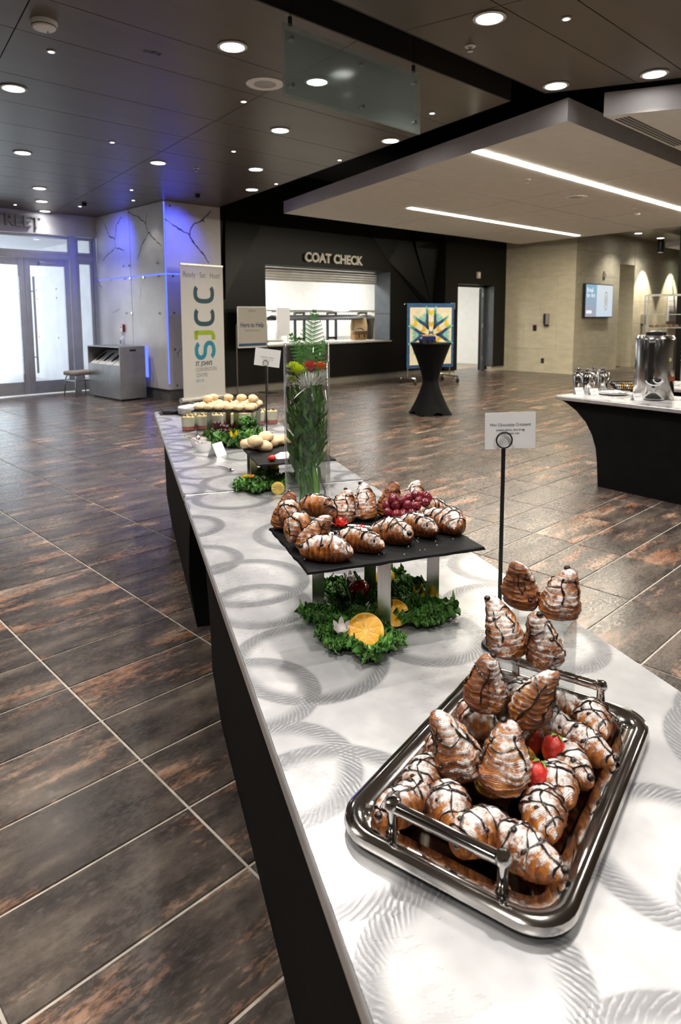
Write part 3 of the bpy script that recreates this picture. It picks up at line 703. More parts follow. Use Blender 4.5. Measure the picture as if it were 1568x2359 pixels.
p = pix(350, 121, ZC); b = MB(); b.grid(lambda u, v: ((u-.5)*.13, (v-.5)*.045 + .004*math.sin(u*9), -.002 - .002*math.sin(u*14)), 8, 1); o = b.build('tape_strip', M_BLACK, loc=p, rot=(0, 0, R(-8))); tag(o, 'strip of black tape stuck to the brown ceiling', 'tape')
# hanging frosted glass sign
Y3 = 3.35; a, c = pixy(651, 48, Y3), pixy(967, 308, Y3)
gs = thing('hanging_glass_sign', 'blank frosted glass sign panel hung on thin cables', 'sign', (a.x, Y3, 2.83)); gw = 1.33; gh = 0.44
m, nt, bs = newmat('frosted_glass'); bs.inputs['Base Color'].default_value = (0.55, 0.60, 0.58, 1); bs.inputs['Roughness'].default_value = 0.12
tr = N(nt, 'ShaderNodeBsdfTransparent'); tr.inputs[0].default_value = (0.80, 0.86, 0.84, 1); mx = N(nt, 'ShaderNodeMixShader')
nt.links.new(ramp(nt, tex(nt, 3, 2), [(0.3, (0.17,)*3), (0.7, (0.23,)*3)]), mx.inputs[0]); nt.links.new(tr.outputs[0], mx.inputs[1]); nt.links.new(bs.outputs[0], mx.inputs[2]); nt.links.new(mx.outputs[0], nt.nodes['Material Output'].inputs[0]); M_FROST = m
MB().box(0, 0, 0, gw, .010, gh).build('glass_panel', M_FROST, gs, smooth=0, bevel=0.002)
MB().box(.035, .022, .03, gw - .035, .030, gh - .03).build('backing_panel', M_FROST, gs, smooth=0)
for x in (.07, gw/2 + .04, gw - .07):
    for z in (.08, gh - .08): MB().cyl((x, -.012, z), (x, .03, z), .013, n=12).build('standoff', M_CHROME, gs)
for x in (.07, gw - .07):
    MB().cyl((x, .015, gh), (x, .015, 4.25 - 2.83), .0025, n=6).build('cable', M_BLACKM, gs)
    MB().box(x - .010, .005, gh - .01, x + .010, .025, gh + .05).build('clamp', M_BLACKM, gs, bevel=.002)

# ------------------------------------------------------------------ buffet tables
TROT = R(244.144); A0 = Vector((1.36028, 2.30809, 0)); TZ = 0.76
def tp(s, t, z=TZ):
    c, k = math.cos(TROT), math.sin(TROT); return Vector((A0.x + s*c - t*k, A0.y + s*k + t*c, z))
def rounded_rect(x0, y0, x1, y1, r, n=5):
    out = []
    for cx, cy, a0 in ((x1-r, y1-r, 0), (x0+r, y1-r, 90), (x0+r, y0+r, 180), (x1-r, y0+r, 270)):
        for k in range(n + 1):
            a = R(a0 + 90 * k / n); out.append((cx + r*math.cos(a), cy + r*math.sin(a)))
    return out
def buffet_table(label, loc, rz, length=2.44, width=0.77):
    t = thing('buffet_table', label, 'table', loc, rz)
    MB().prism(rounded_rect(0, 0, length, width, .018), TZ - .004, TZ).build('tabletop', M_TABLE, t, smooth=0)
    MB().prism(rounded_rect(-.003, -.003, length + .003, width + .003, .02), TZ - .036, TZ - .003).build('edge_band', M_ALEDGE, t, smooth=40, bevel=0.006, seg=3)
    # base: curved ends that sweep inwards from under the top
    prof = [(0.02, TZ - .036), (.09, TZ - .065), (.19, TZ - .125), (.28, TZ - .21), (.345, TZ - .31), (.385, TZ - .42), (.402, TZ - .53), (.40, 0.0)]
    pl = prof + [(length - x, z) for x, z in reversed(prof)]
    n = len(pl); vs = [(x, .045 + (.03 if z < .05 else 0), z) for x, z in pl] + [(x, width - .045, z) for x, z in pl]
    fs = [tuple(range(n)), tuple(range(2*n - 1, n - 1, -1))] + [(i, i + n, (i+1) % n + n, (i+1) % n) for i in range(n)]
    MB().add(vs, fs).build('base', M_SPANDEX, t, smooth=30)
    return t
buffet_table('long aluminium topped buffet table carrying the croissant tray', A0, TROT)
buffet_table('aluminium topped buffet table carrying the beignets and parfait jars', tp(-2.475, .0, 0), TROT, 2.45)
CT = Vector((5.495, 2.935, 0)); CROT = R(-97.2) 
ct = buffet_table('black sided aluminium topped table carrying the coffee urn', CT, CROT)
q = pix(1427, 885, TZ)
buffet_table('aluminium topped table standing behind the coffee table', Vector((6.84, 2.95, 0)), R(-92))

# ------------------------------------------------------------------ croissants
def interp(cp, s):
    for (a, va), (b_, vb) in zip(cp, cp[1:]):
        if s <= b_:
            f = (s - a) / (b_ - a); f = f * f * (3 - 2 * f) * .5 + f * .5; return va + (vb - va) * f
    return cp[-1][1]
def crois_mesh(name, kind, seed, L=0.105, Rm=0.030, bend=0.5):
    rs = random.Random(seed); nu, nv = 44, 96
    nf = rs.uniform(4.2, 5.6); ph = rs.uniform(0, 6); tw = rs.choice((-1, 1)) * rs.uniform(.6, 1.3)
    so = Vector((rs.uniform(-50, 50), rs.uniform(-50, 50), rs.uniform(-50, 50)))
    pk = rs.uniform(-.05, .05)
    CP = [(0, .50), (.03, .74), (.10, .93), (.24, 1.0), (.42, .95 + pk), (.60, .79 + pk), (.76, .60), (.88, .47), (.95, .35), (.985, .20), (1.0, .02)]
    def prof(x):
        if kind == 'tear': return interp(CP, (x + 1) / 2)
        e = abs(x); return (max(0, 1 - e ** 2.6)) ** .60 * (.86 + .14 * math.cos(x * 2.2))
    def frame(x):
        if kind == 'tear':
            b = .012 * (x + 1) ** 2 * bend
            return Vector((b, .3 * b * math.sin(so.x), (x + 1) / 2 * L)), Vector((1, 0, 0)), Vector((0, 1, 0)), Vector((0, 0, 1))
        if kind == 'arch':   # a crescent standing on its two tips
            a = x * 1.05; rr = L * .42
            return Vector((rr * math.sin(a) * 1.05, 0, rr * math.cos(a) * 1.1 - rr * math.cos(1.05) + .016)), Vector((0, 1, 0)), Vector((math.sin(a), 0, math.cos(a))), Vector((math.cos(a), 0, -math.sin(a)))
        a = x * bend; rr = L / 2 / max(bend, .05)
        return Vector((rr * math.sin(a), rr * (math.cos(a) - 1) + rr * .08 * bend, 0)), Vector((math.sin(a), math.cos(a), 0)), Vector((0, 0, 1)), Vector((math.cos(a), -math.sin(a), 0))
    def surf(x, th, lift=0.0, full=False):
        o, a, b, t = frame(x)
        d = Vector(a) * math.cos(th) + Vector(b) * math.sin(th)
        q = o + d * (Rm * prof(x)) + so * .013
        lo = mnoise.noise(q * 38 + so); mid = mnoise.noise(q * 85 + so); hi = mnoise.noise(q * 210 + so); vh = mnoise.noise(q * 460 + so)
        w = nf * x * (1 + .12 * x) + ph + tw * th / (2 * PI) + .45 * lo + .12 * mid
        saw = w % 1.0; step = (saw ** .8) if saw < .88 else (1 - saw) / .12
        amp = .085 * (.45 + .9 * max(0, .5 + mid))
        r = Rm * prof(x) * (.93 + step * amp + .12 * lo + .055 * mid + .030 * hi + .014 * vh) + lift
        pnt = o + d * r
        if kind == 'lie':
            fl = -Rm * .60
            if pnt.z < fl: pnt.z = fl + (pnt.z - fl) * .12 - (lift if lift else 0)
            pnt.z += Rm * .64
        elif kind == 'arch' and pnt.z < 0: pnt.z = pnt.z * .1
        if full: return pnt, step, d, w
        return pnt
    b = MB(); rd = []; sg = []; ly = []
    vs = []; fs = []
    for j in range(nv + 1):
        x = -1 + 2 * j / nv
        for i in range(nu):
            th = 2 * PI * i / nu; p, k, d, w = surf(x, th, full=True); vs.append(p); rd.append(k); ly.append(w)
            if kind == 'tear': s = .27 + .25 * math.cos(th - ph) + .28 * (j / nv - .45)
            elif kind == 'arch': s = .16 + .44 * max(d.z, -.2)
            else: s = .12 + .58 * d.z
            sg.append(s)
    for j in range(nv):
        for i in range(nu):
            i2 = (i + 1) % nu; fs.append((j*nu + i, j*nu + i2, (j+1)*nu + i2, (j+1)*nu + i))
    fs.append(tuple(range(nu - 1, -1, -1))); fs.append(tuple(nv*nu + i for i in range(nu)))
    b.add(vs, fs); me = b.mesh(name, M_CRUST, 180)
    for nm, arr in (('rdg', rd), ('sug', sg), ('lay', ly)):
        at = me.attributes.new(nm, 'FLOAT', 'POINT'); at.data.foreach_set('value', arr)
    # chocolate drizzle: thin lines that cling to the crust, and a blob of filling at the tip
    d = MB()
    def line(pts, r):
        n = len(pts); f0 = rs.uniform(0, 6)
        d.tube(pts, [r * (1 + .45 * math.sin(f0 + i * .55) + .2 * rs.random()) * (1 if 0 < i < n - 1 else .4) for i in range(n)], 6, flat=.75)
    if kind == 'tear':
        for k in range(rs.randint(5, 6)):
            th0 = k * 2 * PI / 5.5 + rs.uniform(-.35, .35); pts = []; x0 = rs.uniform(.45, .93); x1 = rs.uniform(-.8, .1); dr = rs.uniform(-.7, .7)
            for i in range(26):
                f = i / 25; pts.append(surf(x0 + (x1 - x0) * f, th0 + dr * f + .10 * math.sin(f * 8 + k), .0008))
            line(pts, rs.uniform(.0010, .0019))
        pts = [surf(.62 + .12 * math.sin(i * .35) - .006 * i, ph + i * .16, .0008) for i in range(40)]
        line(pts, .0012)
    else:
        n = rs.randint(4, 6)
        for k in range(n):
            x0 = -.72 + 1.44 * (k + rs.uniform(-.2, .2)) / (n - 1); sl = rs.uniform(-.65, .65); pts = []
            ta, tb = rs.uniform(.1, .6), PI - rs.uniform(.1, .7)
            for i in range(24):
                f = i / 23; x = x0 + sl * (f - .5) + .03 * math.sin(f * 9 + k); pts.append(surf(max(-.93, min(.93, x)), ta + (tb - ta) * f, .0008))
            line(pts, rs.uniform(.0007, .0022))
        pts = []; t0 = PI / 2 + rs.uniform(-.4, .4)
        for i in range(46):
            f = i / 45; pts.append(surf(-.85 + 1.7 * f, t0 + .30 * math.sin(f * 7 + ph), .0008))
        line(pts, rs.uniform(.0011, .0018))
    tip = .95 if kind == 'tear' else rs.choice((-.92, .92))
    c = surf(tip, PI / 2, 0)
    if rs.random() < .7: d.ball(c, .0062, .0058, .0055, 10, 7)
    for q in range(2):
        c = surf(rs.uniform(-.5, .5), PI / 2 + rs.uniform(-.9, .9), .0005); d.ball(c, rs.uniform(.003, .0048), rs.uniform(.003, .005), .003, 8, 6)
    dm = d.mesh(name + '_drizzle', M_CHOC, 60)
    return me, dm
PROTO = {'tear': [crois_mesh('croissant', 'tear', 100 + k, L=(.088, .094, .084, .092)[k], Rm=(.035, .033, .036, .034)[k], bend=(.6, .2, .5, .8)[k]) for k in range(4)],
         'lie': [crois_mesh('croissant', 'lie', 200 + k, L=(.108, .100, .112, .095)[k], Rm=(.029, .031, .028, .031)[k], bend=(.45, .7, .25, .55)[k]) for k in range(4)],
         'arch': [crois_mesh('croissant', 'arch', 300 + k, L=(.098, .104)[k], Rm=(.025, .026)[k]) for k in range(2)]}
def croissant(kind, var, loc, rz, label, group=None, sc=1.0, tilt=(0, 0)):
    me, dm = PROTO[kind][var % len(PROTO[kind])]
    o = bpy.data.objects.new('croissant', me); link(o); o.location = loc; o.rotation_euler = (tilt[0], tilt[1], rz); o.scale = (sc,) * 3
    c = bpy.data.objects.new('chocolate_drizzle', dm); link(c, o); c['label'] = 'dark chocolate drizzle'
    return tag(o, label, 'croissant', group)

# ------------------------------------------------------------------ chrome tray, acrylic steps
TC = tp(1.8306, .334); TRZ = R(11.14)
def tw(l, y, z): return Vector((TC.x + l*math.cos(TRZ) - y*math.sin(TRZ), TC.y + l*math.sin(TRZ) + y*math.cos(TRZ), z))
tray = thing('serving_tray', 'rectangular polished steel serving tray with raised bar handles', 'tray', (TC.x, TC.y, TZ), TRZ); tray.scale = (.968, .962, 1)
def ring_prof(offs, n=8):
    rows = []
    for hx, hy, r, z in offs:
        rows.append([(x, y, z) for x, y in rounded_rect(-hx, -hy, hx, hy, r, n)])
    return rows
rows = ring_prof([(.270, .166, .060, .010), (.272, .168, .062, .014), (.270, .166, .060, .022), (.262, .158, .055, .0255), (.255, .151, .050, .025), (.230, .127, .034, .021), (.222, .119, .030, .010), (.218, .115, .028, .005), (.10, .06, .02, .004)])
b = MB(); n = len(rows[0]); vs = [p for r in rows for p in r]; fs = []
for j in range(len(rows) - 1):
    for i in range(n): i2 = (i + 1) % n; fs.append((j*n + i, j*n + i2, (j+1)*n + i2, (j+1)*n + i))
fs.append(tuple((len(rows)-1)*n + i for i in range(n)))
b.add(vs, fs).build('tray_body', M_TRAY, tray, smooth=50)
b = MB(); b.prism(rounded_rect(-.215, -.112, .215, .112, .026), 0.0, .004); b.build('tray_foot', M_TRAY, tray)
for sx in (-1, 1):
    h = MB(); h.tube([(sx*.238, -.078, .062), (sx*.238, .078, .062)], .0085, 14); hh = h.build('handle', M_CHROME, tray)
    for sy in (-1, 1):
        p = MB(); p.lathe([(.010, .022), (.010, .026), (.0075, .028), (.0075, .058), (.011, .060), (.0115, .066), (.009, .071), (0, .072)], 14, (sx*.238, sy*.080, 0)); p.build('post', M_CHROME, hh)
rs_ = thing('acrylic_riser', 'clear acrylic four step riser standing in the steel tray', 'riser', (TC.x, TC.y, TZ + .0055), TRZ)
SF = [-.106, -.022, .060, .140]; SZ = [.792, .843, .895, .945]
for k in range(4):
    z = SZ[k] - TZ - .0055; x1 = SF[k + 1] if k < 3 else .215
    MB().box(SF[k], -.036, z - .003, x1 + .003, .070, z).build('step', M_ACRYL, rs_, smooth=0)
    zb = (SZ[k-1] - TZ - .0055) if k else 0.0
    MB().box(SF[k], -.036, zb, SF[k] + .003, .070, z - .003).build('step_front', M_ACRYL, rs_, smooth=0)
MB().box(.212, -.036, 0, .215, .070, SZ[3] - TZ - .0085).build('back_panel', M_ACRYL, rs_, smooth=0)
b = MB(); poly = [(SF[0], 0)]
for k in range(4): poly += [(SF[k], SZ[k] - TZ - .006), ((SF[k+1] if k < 3 else .215), SZ[k] - TZ - .006)]
poly += [(.215, 0)]
for y in (-.036, .068):
    bb = MB(); bb.prism(poly, 0, .002, fn=lambda x, z, w, y=y: (x, y + w, z)); bb.build('side_panel', M_ACRYL, rs_, smooth=0)
names = ['bottom', 'second', 'third', 'top']
for k, (pa, pb) in enumerate([((1062,1778),(1155,1815)), ((1113,1632),(1220,1660)), ((1172,1508),(1258,1530)), ((1198,1398),(1286,1416))]):
    for i, (x, y) in enumerate((pa, pb)):
        p = pix(x, y, SZ[k]); croissant('tear', k + i * 2 + (k > 1), p, [2.2, .6, 4.0, 5.2, 1.3, 3.0, 3.3, 5.9][k*2+i], 'upright sugared croissant on the %s step of the clear riser, %s' % (names[k], 'towards the slate' if i == 0 else 'away from the slate'), 'croissants standing on the clear riser', 1.0 if k else 1.06, (R([-4, 5][i]), R([5, -3, 6, -6][k])))
zt = TZ + .0055
LIE = [('lie',0,(992,1722),60),('lie',1,(962,1786),10),('lie',2,(926,1842),-20),('lie',3,(1030,1868),35),('lie',0,(1128,1920),-25),('lie',2,(1258,1975),75),('lie',1,(1278,1880),15),('lie',3,(1290,1808),25),('lie',0,(1340,1752),40),('lie',2,(1345,1690),70),('lie',1,(1372,1640),20),('lie',3,(1365,1598),100),('lie',0,(1296,1606),-60),('lie',2,(1140,1562),-10),('lie',1,(1060,1640),60),('lie',3,(1220,1565),20)]
LP = []
for i, (k, v, (x, y), a) in enumerate(LIE):
    p = pix(x, y, zt + .022); l = Matrix.Rotation(-TRZ, 3, 'Z') @ (p - TC)
    LP.append([k, v, max(-.188, min(.192, l.x)), max(-.088, min(.092, l.y)), a])
for it in range(60):
    for q1 in LP:
        for q2 in LP:
            if q1 is q2: continue
            dx, dy = q1[2] - q2[2], q1[3] - q2[3]; dd = math.hypot(dx, dy) or 1e-4
            if dd < .060: f = (.060 - dd) * .25 / dd; q1[2] += dx*f; q1[3] += dy*f; q2[2] -= dx*f; q2[3] -= dy*f
        q1[2] = max(-.176, min(.182, q1[2])); q1[3] = max(-.082, min(.084, q1[3]))
def side_of(q): return 'side facing the slate' if q[3] > .03 else 'side away from the slate' if q[3] < -.04 else 'behind the steps' if q[2] > 0 else 'before the lowest step'
ORD = ['first', 'second', 'third', 'fourth', 'fifth', 'sixth', 'seventh', 'eighth', 'ninth']
for sd in sorted(set(side_of(q) for q in LP)):
    qs = sorted([q for q in LP if side_of(q) == sd], key=lambda q: -q[2])
    for n, (k, v, lx, ly, a) in enumerate(qs):
        lab = 'flat croissant in tray, %s, %s from the sign stand' % (sd, ORD[n])
        croissant(k, v, tw(lx, ly, zt + .001), TRZ + R(a), lab, 'croissants lying in the steel tray', 1.0, (R(rnd(-6, 6)), R(rnd(-6, 6))))

# ------------------------------------------------------------------ slate risers
def slate_riser(label, c, rz, lx, ly, z, legs, legw=.030):
    t = thing('slate_riser', label, 'riser', (c.x, c.y, TZ), rz); h = z - TZ; rs = random.Random(int(lx * 1000 + z * 77))
    pts = []
    for (xa, ya), (xb, yb) in zip([(-lx, -ly), (lx, -ly), (lx, ly), (-lx, ly)], [(lx, -ly), (lx, ly), (-lx, ly), (-lx, -ly)]):
        for k in range(16):
            f = k / 16; pts.append((xa/2 + (xb-xa)/2*f + rs.uniform(-.0022, .0022), ya/2 + (yb-ya)/2*f + rs.uniform(-.0022, .0022)))
    n = len(pts); vs = [(x + rs.uniform(-.002, .002), y + rs.uniform(-.002, .002), h - .007) for x, y in pts] + [(x * .992, y * .992, h - .001 - abs(rs.gauss(0, .0006))) for x, y in pts] + [(x * .97, y * .97, h) for x, y in pts]
    fs = [tuple(range(n - 1, -1, -1)), tuple(range(2*n, 3*n))]
    for r in range(2):
        for i in range(n): i2 = (i + 1) % n; fs.append((r*n + i, r*n + i2, (r+1)*n + i2, (r+1)*n + i))
    MB().add(vs, fs).build('slate_board', M_SLATE, t, smooth=20)
    for x, y, a in legs:
        b = MB(); b.box(-legw/2, -.003, .0, legw/2, .003, h - .008); b.box(-legw/2, -.003, h - .011, legw/2, .035, h - .008); b.build('leg', M_STEEL, t, smooth=0, bevel=.0008, loc=(x, y, 0), rot=(0, 0, a))
    return t
ZS1 = .95; S1 = tp(1.226, .335); RS1 = TROT + R(2.5)
def tloc(c, rz, px, py, z):
    p = pix(px, py, z) - c; return (p.x*math.cos(rz) + p.y*math.sin(rz), -p.x*math.sin(rz) + p.y*math.cos(rz))
camang = math.atan2(S1.y, S1.x)
legs1 = []
for px, py in [(733, 1300), (885, 1280), (851, 1280), (994, 1255)]:
    x, y = tloc(S1, RS1, px, py, ZS1 - .01); legs1.append((max(-.14, min(.14, x)), max(-.19, min(.19, y)), R(90) + camang - RS1 + R(6)))
# bottoms must stay under the board: fix from the foot pixels instead
legs1 = []
for px, py in [(733, 1392), (884, 1463), (852, 1372), (996, 1396)]:
    x, y = tloc(S1, RS1, px, py, TZ); legs1.append((max(-.14, min(.14, x)), max(-.19, min(.19, y)), R(90) + camang - RS1 + R(4)))
slate_riser('black slate board on four steel legs carrying the drizzled croissants', S1, RS1, .315, .425, ZS1, legs1)
def on1(px, py): return pix(px, py, ZS1)
RAZ = math.atan2(C_R.y, C_R.x)
CRO = [ # kind, variant, pixel of its foot, yaw(deg in table frame), label
 ('tear',1,(640,1212),40,'croissant standing at the slate corner with a chocolate tipped end'),
 ('arch',0,(668,1222),100,'croissant standing as an arch beside the slate corner'),
 ('arch',1,(722,1202),-20,'sugared arching croissant behind the strawberry rose on the slate'),
 ('arch',0,(677,1258),70,'plain golden croissant standing between two others on the slate edge'),
 ('tear',0,(710,1268),20,'upright croissant with heavy chocolate stripes on the slate'),
 ('lie',0,(752,1290),-8,'heavily sugared croissant lying on the slate edge over the steel leg'),
 ('lie',2,(826,1268),-28,'croissant with toasted end lying before the red garnish on the slate'),
 ('lie',1,(902,1250),-30,'dark striped croissant lying on the front slate edge beside the toasted one'),
 ('lie',2,(960,1232),-48,'long croissant slanting beside the grapes at the slate edge'),
 ('lie',0,(1010,1222),-50,'glossy long croissant between the grapes and the slate end'),
 ('lie',3,(1064,1220),-75,'short croissant thick with chocolate at the far slate corner'),
 ('lie',1,(1036,1192),20,'croissant tucked at the slate end behind the long ones'),
 ('tear',2,(773,1198),60,'croissant reared up behind the strawberry rose with dark tip'),
 ('tear',3,(838,1195),100,'striped croissant standing on the back slate edge by the vase'),
 ('tear',1,(882,1185),30,'sugared croissant standing behind the grapes beside the vase'),
 ('tear',0,(940,1180),80,'croissant with powdered peak standing behind the grapes'),
 ('lie',3,(1003,1180),-40,'small croissant peeking out behind the grapes'),
]
for k, v, (x, y), a, lab in CRO:
    p = on1(x, y); lx, ly = tloc(S1, RS1, x, y, ZS1)
    lx = max(-.130, min(.140, lx)); ly = max(-.185, min(.190, ly))
    p = S1 + Matrix.Rotation(RS1, 3, 'Z') @ Vector((lx, ly, 0)); p.z = ZS1
    croissant(k, v, p + Vector((0, 0, .0005)), RAZ + R(a), lab, 'croissants on the slate riser', 1.12 if k == 'lie' else 1.18 if k == 'arch' else 1.0, (R(rnd(-3, 3)), R(rnd(-3, 3))) if k != 'tear' else (R(rnd(-7, 7)), R(10)))
# powdered sugar stencil on the slate
M_SUGAR = pm('powdered_sugar', (0.86, 0.86, 0.86), 0.9, var=0.03, bmp=0.3, bscale=900)
b = MB(); rs = random.Random(4)
def blob(px, jit=.0006):
    pts = []
    for (xa, ya), (xb, yb) in zip(px, px[1:] + px[:1]):
        for k in range(10):
            f = k / 10; p = pix(xa + (xb-xa)*f, ya + (yb-ya)*f, ZS1 + .0006); pts.append(p + Vector((rs.uniform(-jit, jit), rs.uniform(-jit, jit), 0)))
    n = len(pts); b.add(pts + [p + Vector((0, 0, .0006)) for p in pts], [tuple(range(n - 1, -1, -1)), tuple(range(n, 2*n))] + [(i, (i+1) % n, (i+1) % n + n, i + n) for i in range(n)])
blob([(742,1217),(748,1224),(782,1228),(840,1226),(846,1232),(818,1240),(790,1246),(764,1254),(752,1238)]); blob([(745,1212),(762,1205),(768,1208),(750,1214)]); blob([(800,1207),(852,1212),(856,1216),(800,1211)])
tag(b.build('powdered_sugar', M_SUGAR, smooth=0), 'powdered sugar stencil dusted on the slate among the croissants', 'sugar', kind='stuff')
for k in range(1):
    b = MB()
    for q in range(70):
        p = pix(rnd(700, 1090), rnd(1215, 1290), ZS1); lx, ly = tloc(S1, RS1, *proj(p)[:2], ZS1)
        if abs(lx) < .15 and abs(ly) < .205: b.ball((p.x, p.y, ZS1 + .0008), rnd(.0006, .0018), None, None, 5, 4)
    tag(b.build('sugar_crumbs', M_SUGAR), 'scattered crumbs of powdered sugar on the croissant slate', 'sugar', kind='stuff')

# ------------------------------------------------------------------ fruit and garnish makers
M_GRAPE = pm('red_grape', (0.15, 0.010, 0.020), 0.16, var=0.55, scale=40, sss=0.08, coat=0.35)
M_DGRAPE = pm('dark_grape', (0.055, 0.010, 0.018), 0.25, var=0.5, scale=20, coat=0.2)
M_STEM = pm('vine_stem', (0.30, 0.28, 0.08), 0.6)
def grapes(label, c, pts, mat, r=.0115):
    t = thing('grape_bunch', label, 'grapes', c)
    for x, y, z in pts:
        rr = r * rnd(.92, 1.1); o = MB().ball((0, 0, 0), rr, rr, rr * 1.22, 16, 10).build('grape', mat, t, smooth=180); o.location = (x, y, z); o.rotation_euler = (rnd(-1.2, 1.2), rnd(-1.2, 1.2), rnd(0, 6))
    b = MB()
    for x, y, z in pts[::2]: b.tube([(0, 0, .012), (x*.5, y*.5, z*.5 + .012), (x, y, z)], .0012, 5)
    b.tube([(0, 0, .012), (.01, -.02, .03), (.012, -.035, .042)], .0016, 5); b.build('stem', M_STEM, t)
    return t
gc = on1(937, 1200) + Vector((0, 0, .012)); right = Vector((C_R.x, C_R.y, 0)).normalized(); fwdh = Vector((_fw.x, _fw.y, 0)).normalized()
gp = []
for dx, dz, dy in [(-.048,.012,-.01),(-.030,.012,-.02),(-.012,.012,-.022),(-.050,.026,.01),(-.030,.030,-.006),(-.036,.046,.004),(-.016,.040,0),(0,.030,-.01),(.010,.014,-.018),(.004,.044,.008),(.020,.030,-.012),(.030,.042,0),(.024,.052,.012),(.044,.036,-.004),(.050,.050,.006),(.042,.014,0),(-.010,.014,.015),(.022,.014,.014),(-.040,.012,.020),(.060,.030,.012)]:
    v = right * dx + fwdh * dy; gp.append((v.x, v.y, dz))
grapes('bunch of red grapes piled on the croissant slate', gc, gp, M_GRAPE, .0128)
M_BERRY = pm('strawberry_flesh', (0.62, 0.030, 0.018), 0.25, var=0.3, scale=60, bmp=0.35, bscale=260, coat=0.3)
M_SEPAL = pm('sepal_green', (0.20, 0.36, 0.05), 0.5)
def petal_flower(name, label, cat, loc, mat, layers, inner=None, group=None, tilt=(0, 0, 0), inner_name='core', im=None):
    t = thing(name, label, cat, loc, 0, group); t.rotation_euler = tilt
    for (n, r0, r1, h, w, ph, z0, curl) in layers:
        for k in range(n):
            a = 2*PI*k/n + ph
            def fn(u, v, a=a):
                q = (u - .5) * w * (1 - v ** 2.2) * 2; rad = r0 + (r1 - r0) * v ** .8 + curl * v * v
                rr = rad * math.cos(min(1.2, abs(u-.5) * .35)); return (rr*math.cos(a + q), rr*math.sin(a + q), z0 + h * v)
            b = MB(); b.grid(fn, 6, 7); o = b.build('petal', mat, t, smooth=180)
            s = o.modifiers.new('thick', 'SOLIDIFY'); s.thickness = .0022; s.offset = -1
    if inner: inner(t)
    return t
def straw_rose(px, py, z, label, s=1.0):
    p = pix(px, py, z)
    def core(t):
        MB().ball((0, 0, .012*s), .012*s, .012*s, .014*s, 14, 10, fn=lambda x, y, z: (x*(1-.15*z), y*(1-.15*z), z)).build('core', M_BERRY, t, smooth=180)
        for k in range(5):
            a = k*1.256; b = MB(); b.add([(0,0,.001),(.010*s*math.cos(a-.3),.010*s*math.sin(a-.3),.002),(.019*s*math.cos(a),.019*s*math.sin(a),.001),(.010*s*math.cos(a+.3),.010*s*math.sin(a+.3),.002)],[(0,1,2,3)]).build('sepal', M_SEPAL, t, smooth=0)
    return petal_flower('strawberry_rose', label, 'strawberry', p, M_BERRY, [(5, .010*s, .020*s, .014*s, .55, 0, .001, .004*s), (4, .009*s, .014*s, .022*s, .6, .5, .004, 0)], core)
straw_rose(783, 1214, ZS1, 'strawberry carved as an open rose on the slate beside the sugar', 1.0)
straw_rose(830, 1228, ZS1, 'small strawberry rose half hidden behind the lying croissants', .75)
def strawberry(loc, label, s=1.0, rot=(0, 0, 0), group=None):
    t = thing('strawberry', label, 'strawberry', loc, 0, group); t.rotation_euler = rot
    MB().ball((0, 0, .014*s), .014*s, .014*s, .017*s, 16, 12, fn=lambda x, y, z: (x*(1 + .22*z), y*(1 + .22*z), z)).build('berry', M_BERRY, t, smooth=180)
    b = MB()
    for k in range(6):
        a = k*1.047; b.add([(0,0,.030*s),(.008*s*math.cos(a-.35),.008*s*math.sin(a-.35),.032*s),(.016*s*math.cos(a),.016*s*math.sin(a),.028*s),(.008*s*math.cos(a+.35),.008*s*math.sin(a+.35),.032*s)],[(0,1,2,3)])
    b.build('calyx', M_SEPAL, t, smooth=0); return t
for (l, y, z, lab) in [(.03, -.062, zt, 'strawberry lying beside the clear steps in the tray'), (-.045, -.060, zt, 'red strawberry under the lower clear step in the tray')]:
    p = tw(l, y + .012, z); strawberry(p + Vector((0, 0, .022)), lab, 1.25, (.5, .3, 1))
M_ORANGE = pm('orange_flesh', (0.92, 0.41, 0.006), 0.28, var=0.2, scale=50, bmp=0.25, bscale=160, coat=0.3)
M_RIND = pm('orange_rind', (0.80, 0.33, 0.012), 0.4, bmp=0.25, bscale=300)
M_YELLOW = pm('lemon_rind', (0.80, 0.50, 0.012), 0.38, var=0.12, bmp=0.2, bscale=260)
M_LEMFL = pm('lemon_flesh', (0.80, 0.62, 0.16), 0.3, bmp=0.2, bscale=180)
M_PITH = pm('citrus_pith', (0.90, 0.60, 0.14), 0.6)
def citrus(label, loc, r, tilt, flesh, rind, scallop=0.0, cat='orange', name='orange_half', th=.5):
    t = thing(name, label, cat, loc); t.rotation_euler = tilt
    def f(u, v): # shell: v 0 pole(bottom) .. 1 rim
        a = u * 2 * PI; ph = v * PI / 2; k = 1 + scallop * math.cos(9*a) * v
        return (r*k*math.sin(ph)*math.cos(a), r*k*math.sin(ph)*math.sin(a), -r*th*2*math.cos(ph)*.5*1.0)
    b = MB(); b.grid(f, 36, 8, closeu=True); b.build('rind', rind, t, smooth=180)
    b = MB(); b.lathe([(r*.985, 0), (r*.94, .0006), (0, .0006)], 36); b.build('pith', M_PITH, t, smooth=0)
    n = 10
    for k in range(n):
        a0 = 2*PI*k/n + .03; a1 = 2*PI*(k+1)/n - .03; pts = [(.004*math.cos((a0+a1)/2), .004*math.sin((a0+a1)/2), .0012)]
        for q in range(6): a = a0 + (a1-a0)*q/5; kk = 1 + scallop*math.cos(9*a); pts.append((r*.90*kk*math.cos(a), r*.90*kk*math.sin(a), .0010))
        m_ = len(pts); ctr = (r*.55*math.cos((a0+a1)/2), r*.55*math.sin((a0+a1)/2), .0042)
        MB().add(pts + [ctr], [(i, (i+1) % m_, m_) for i in range(m_)]).build('segment', flesh, t, smooth=180)
    return t

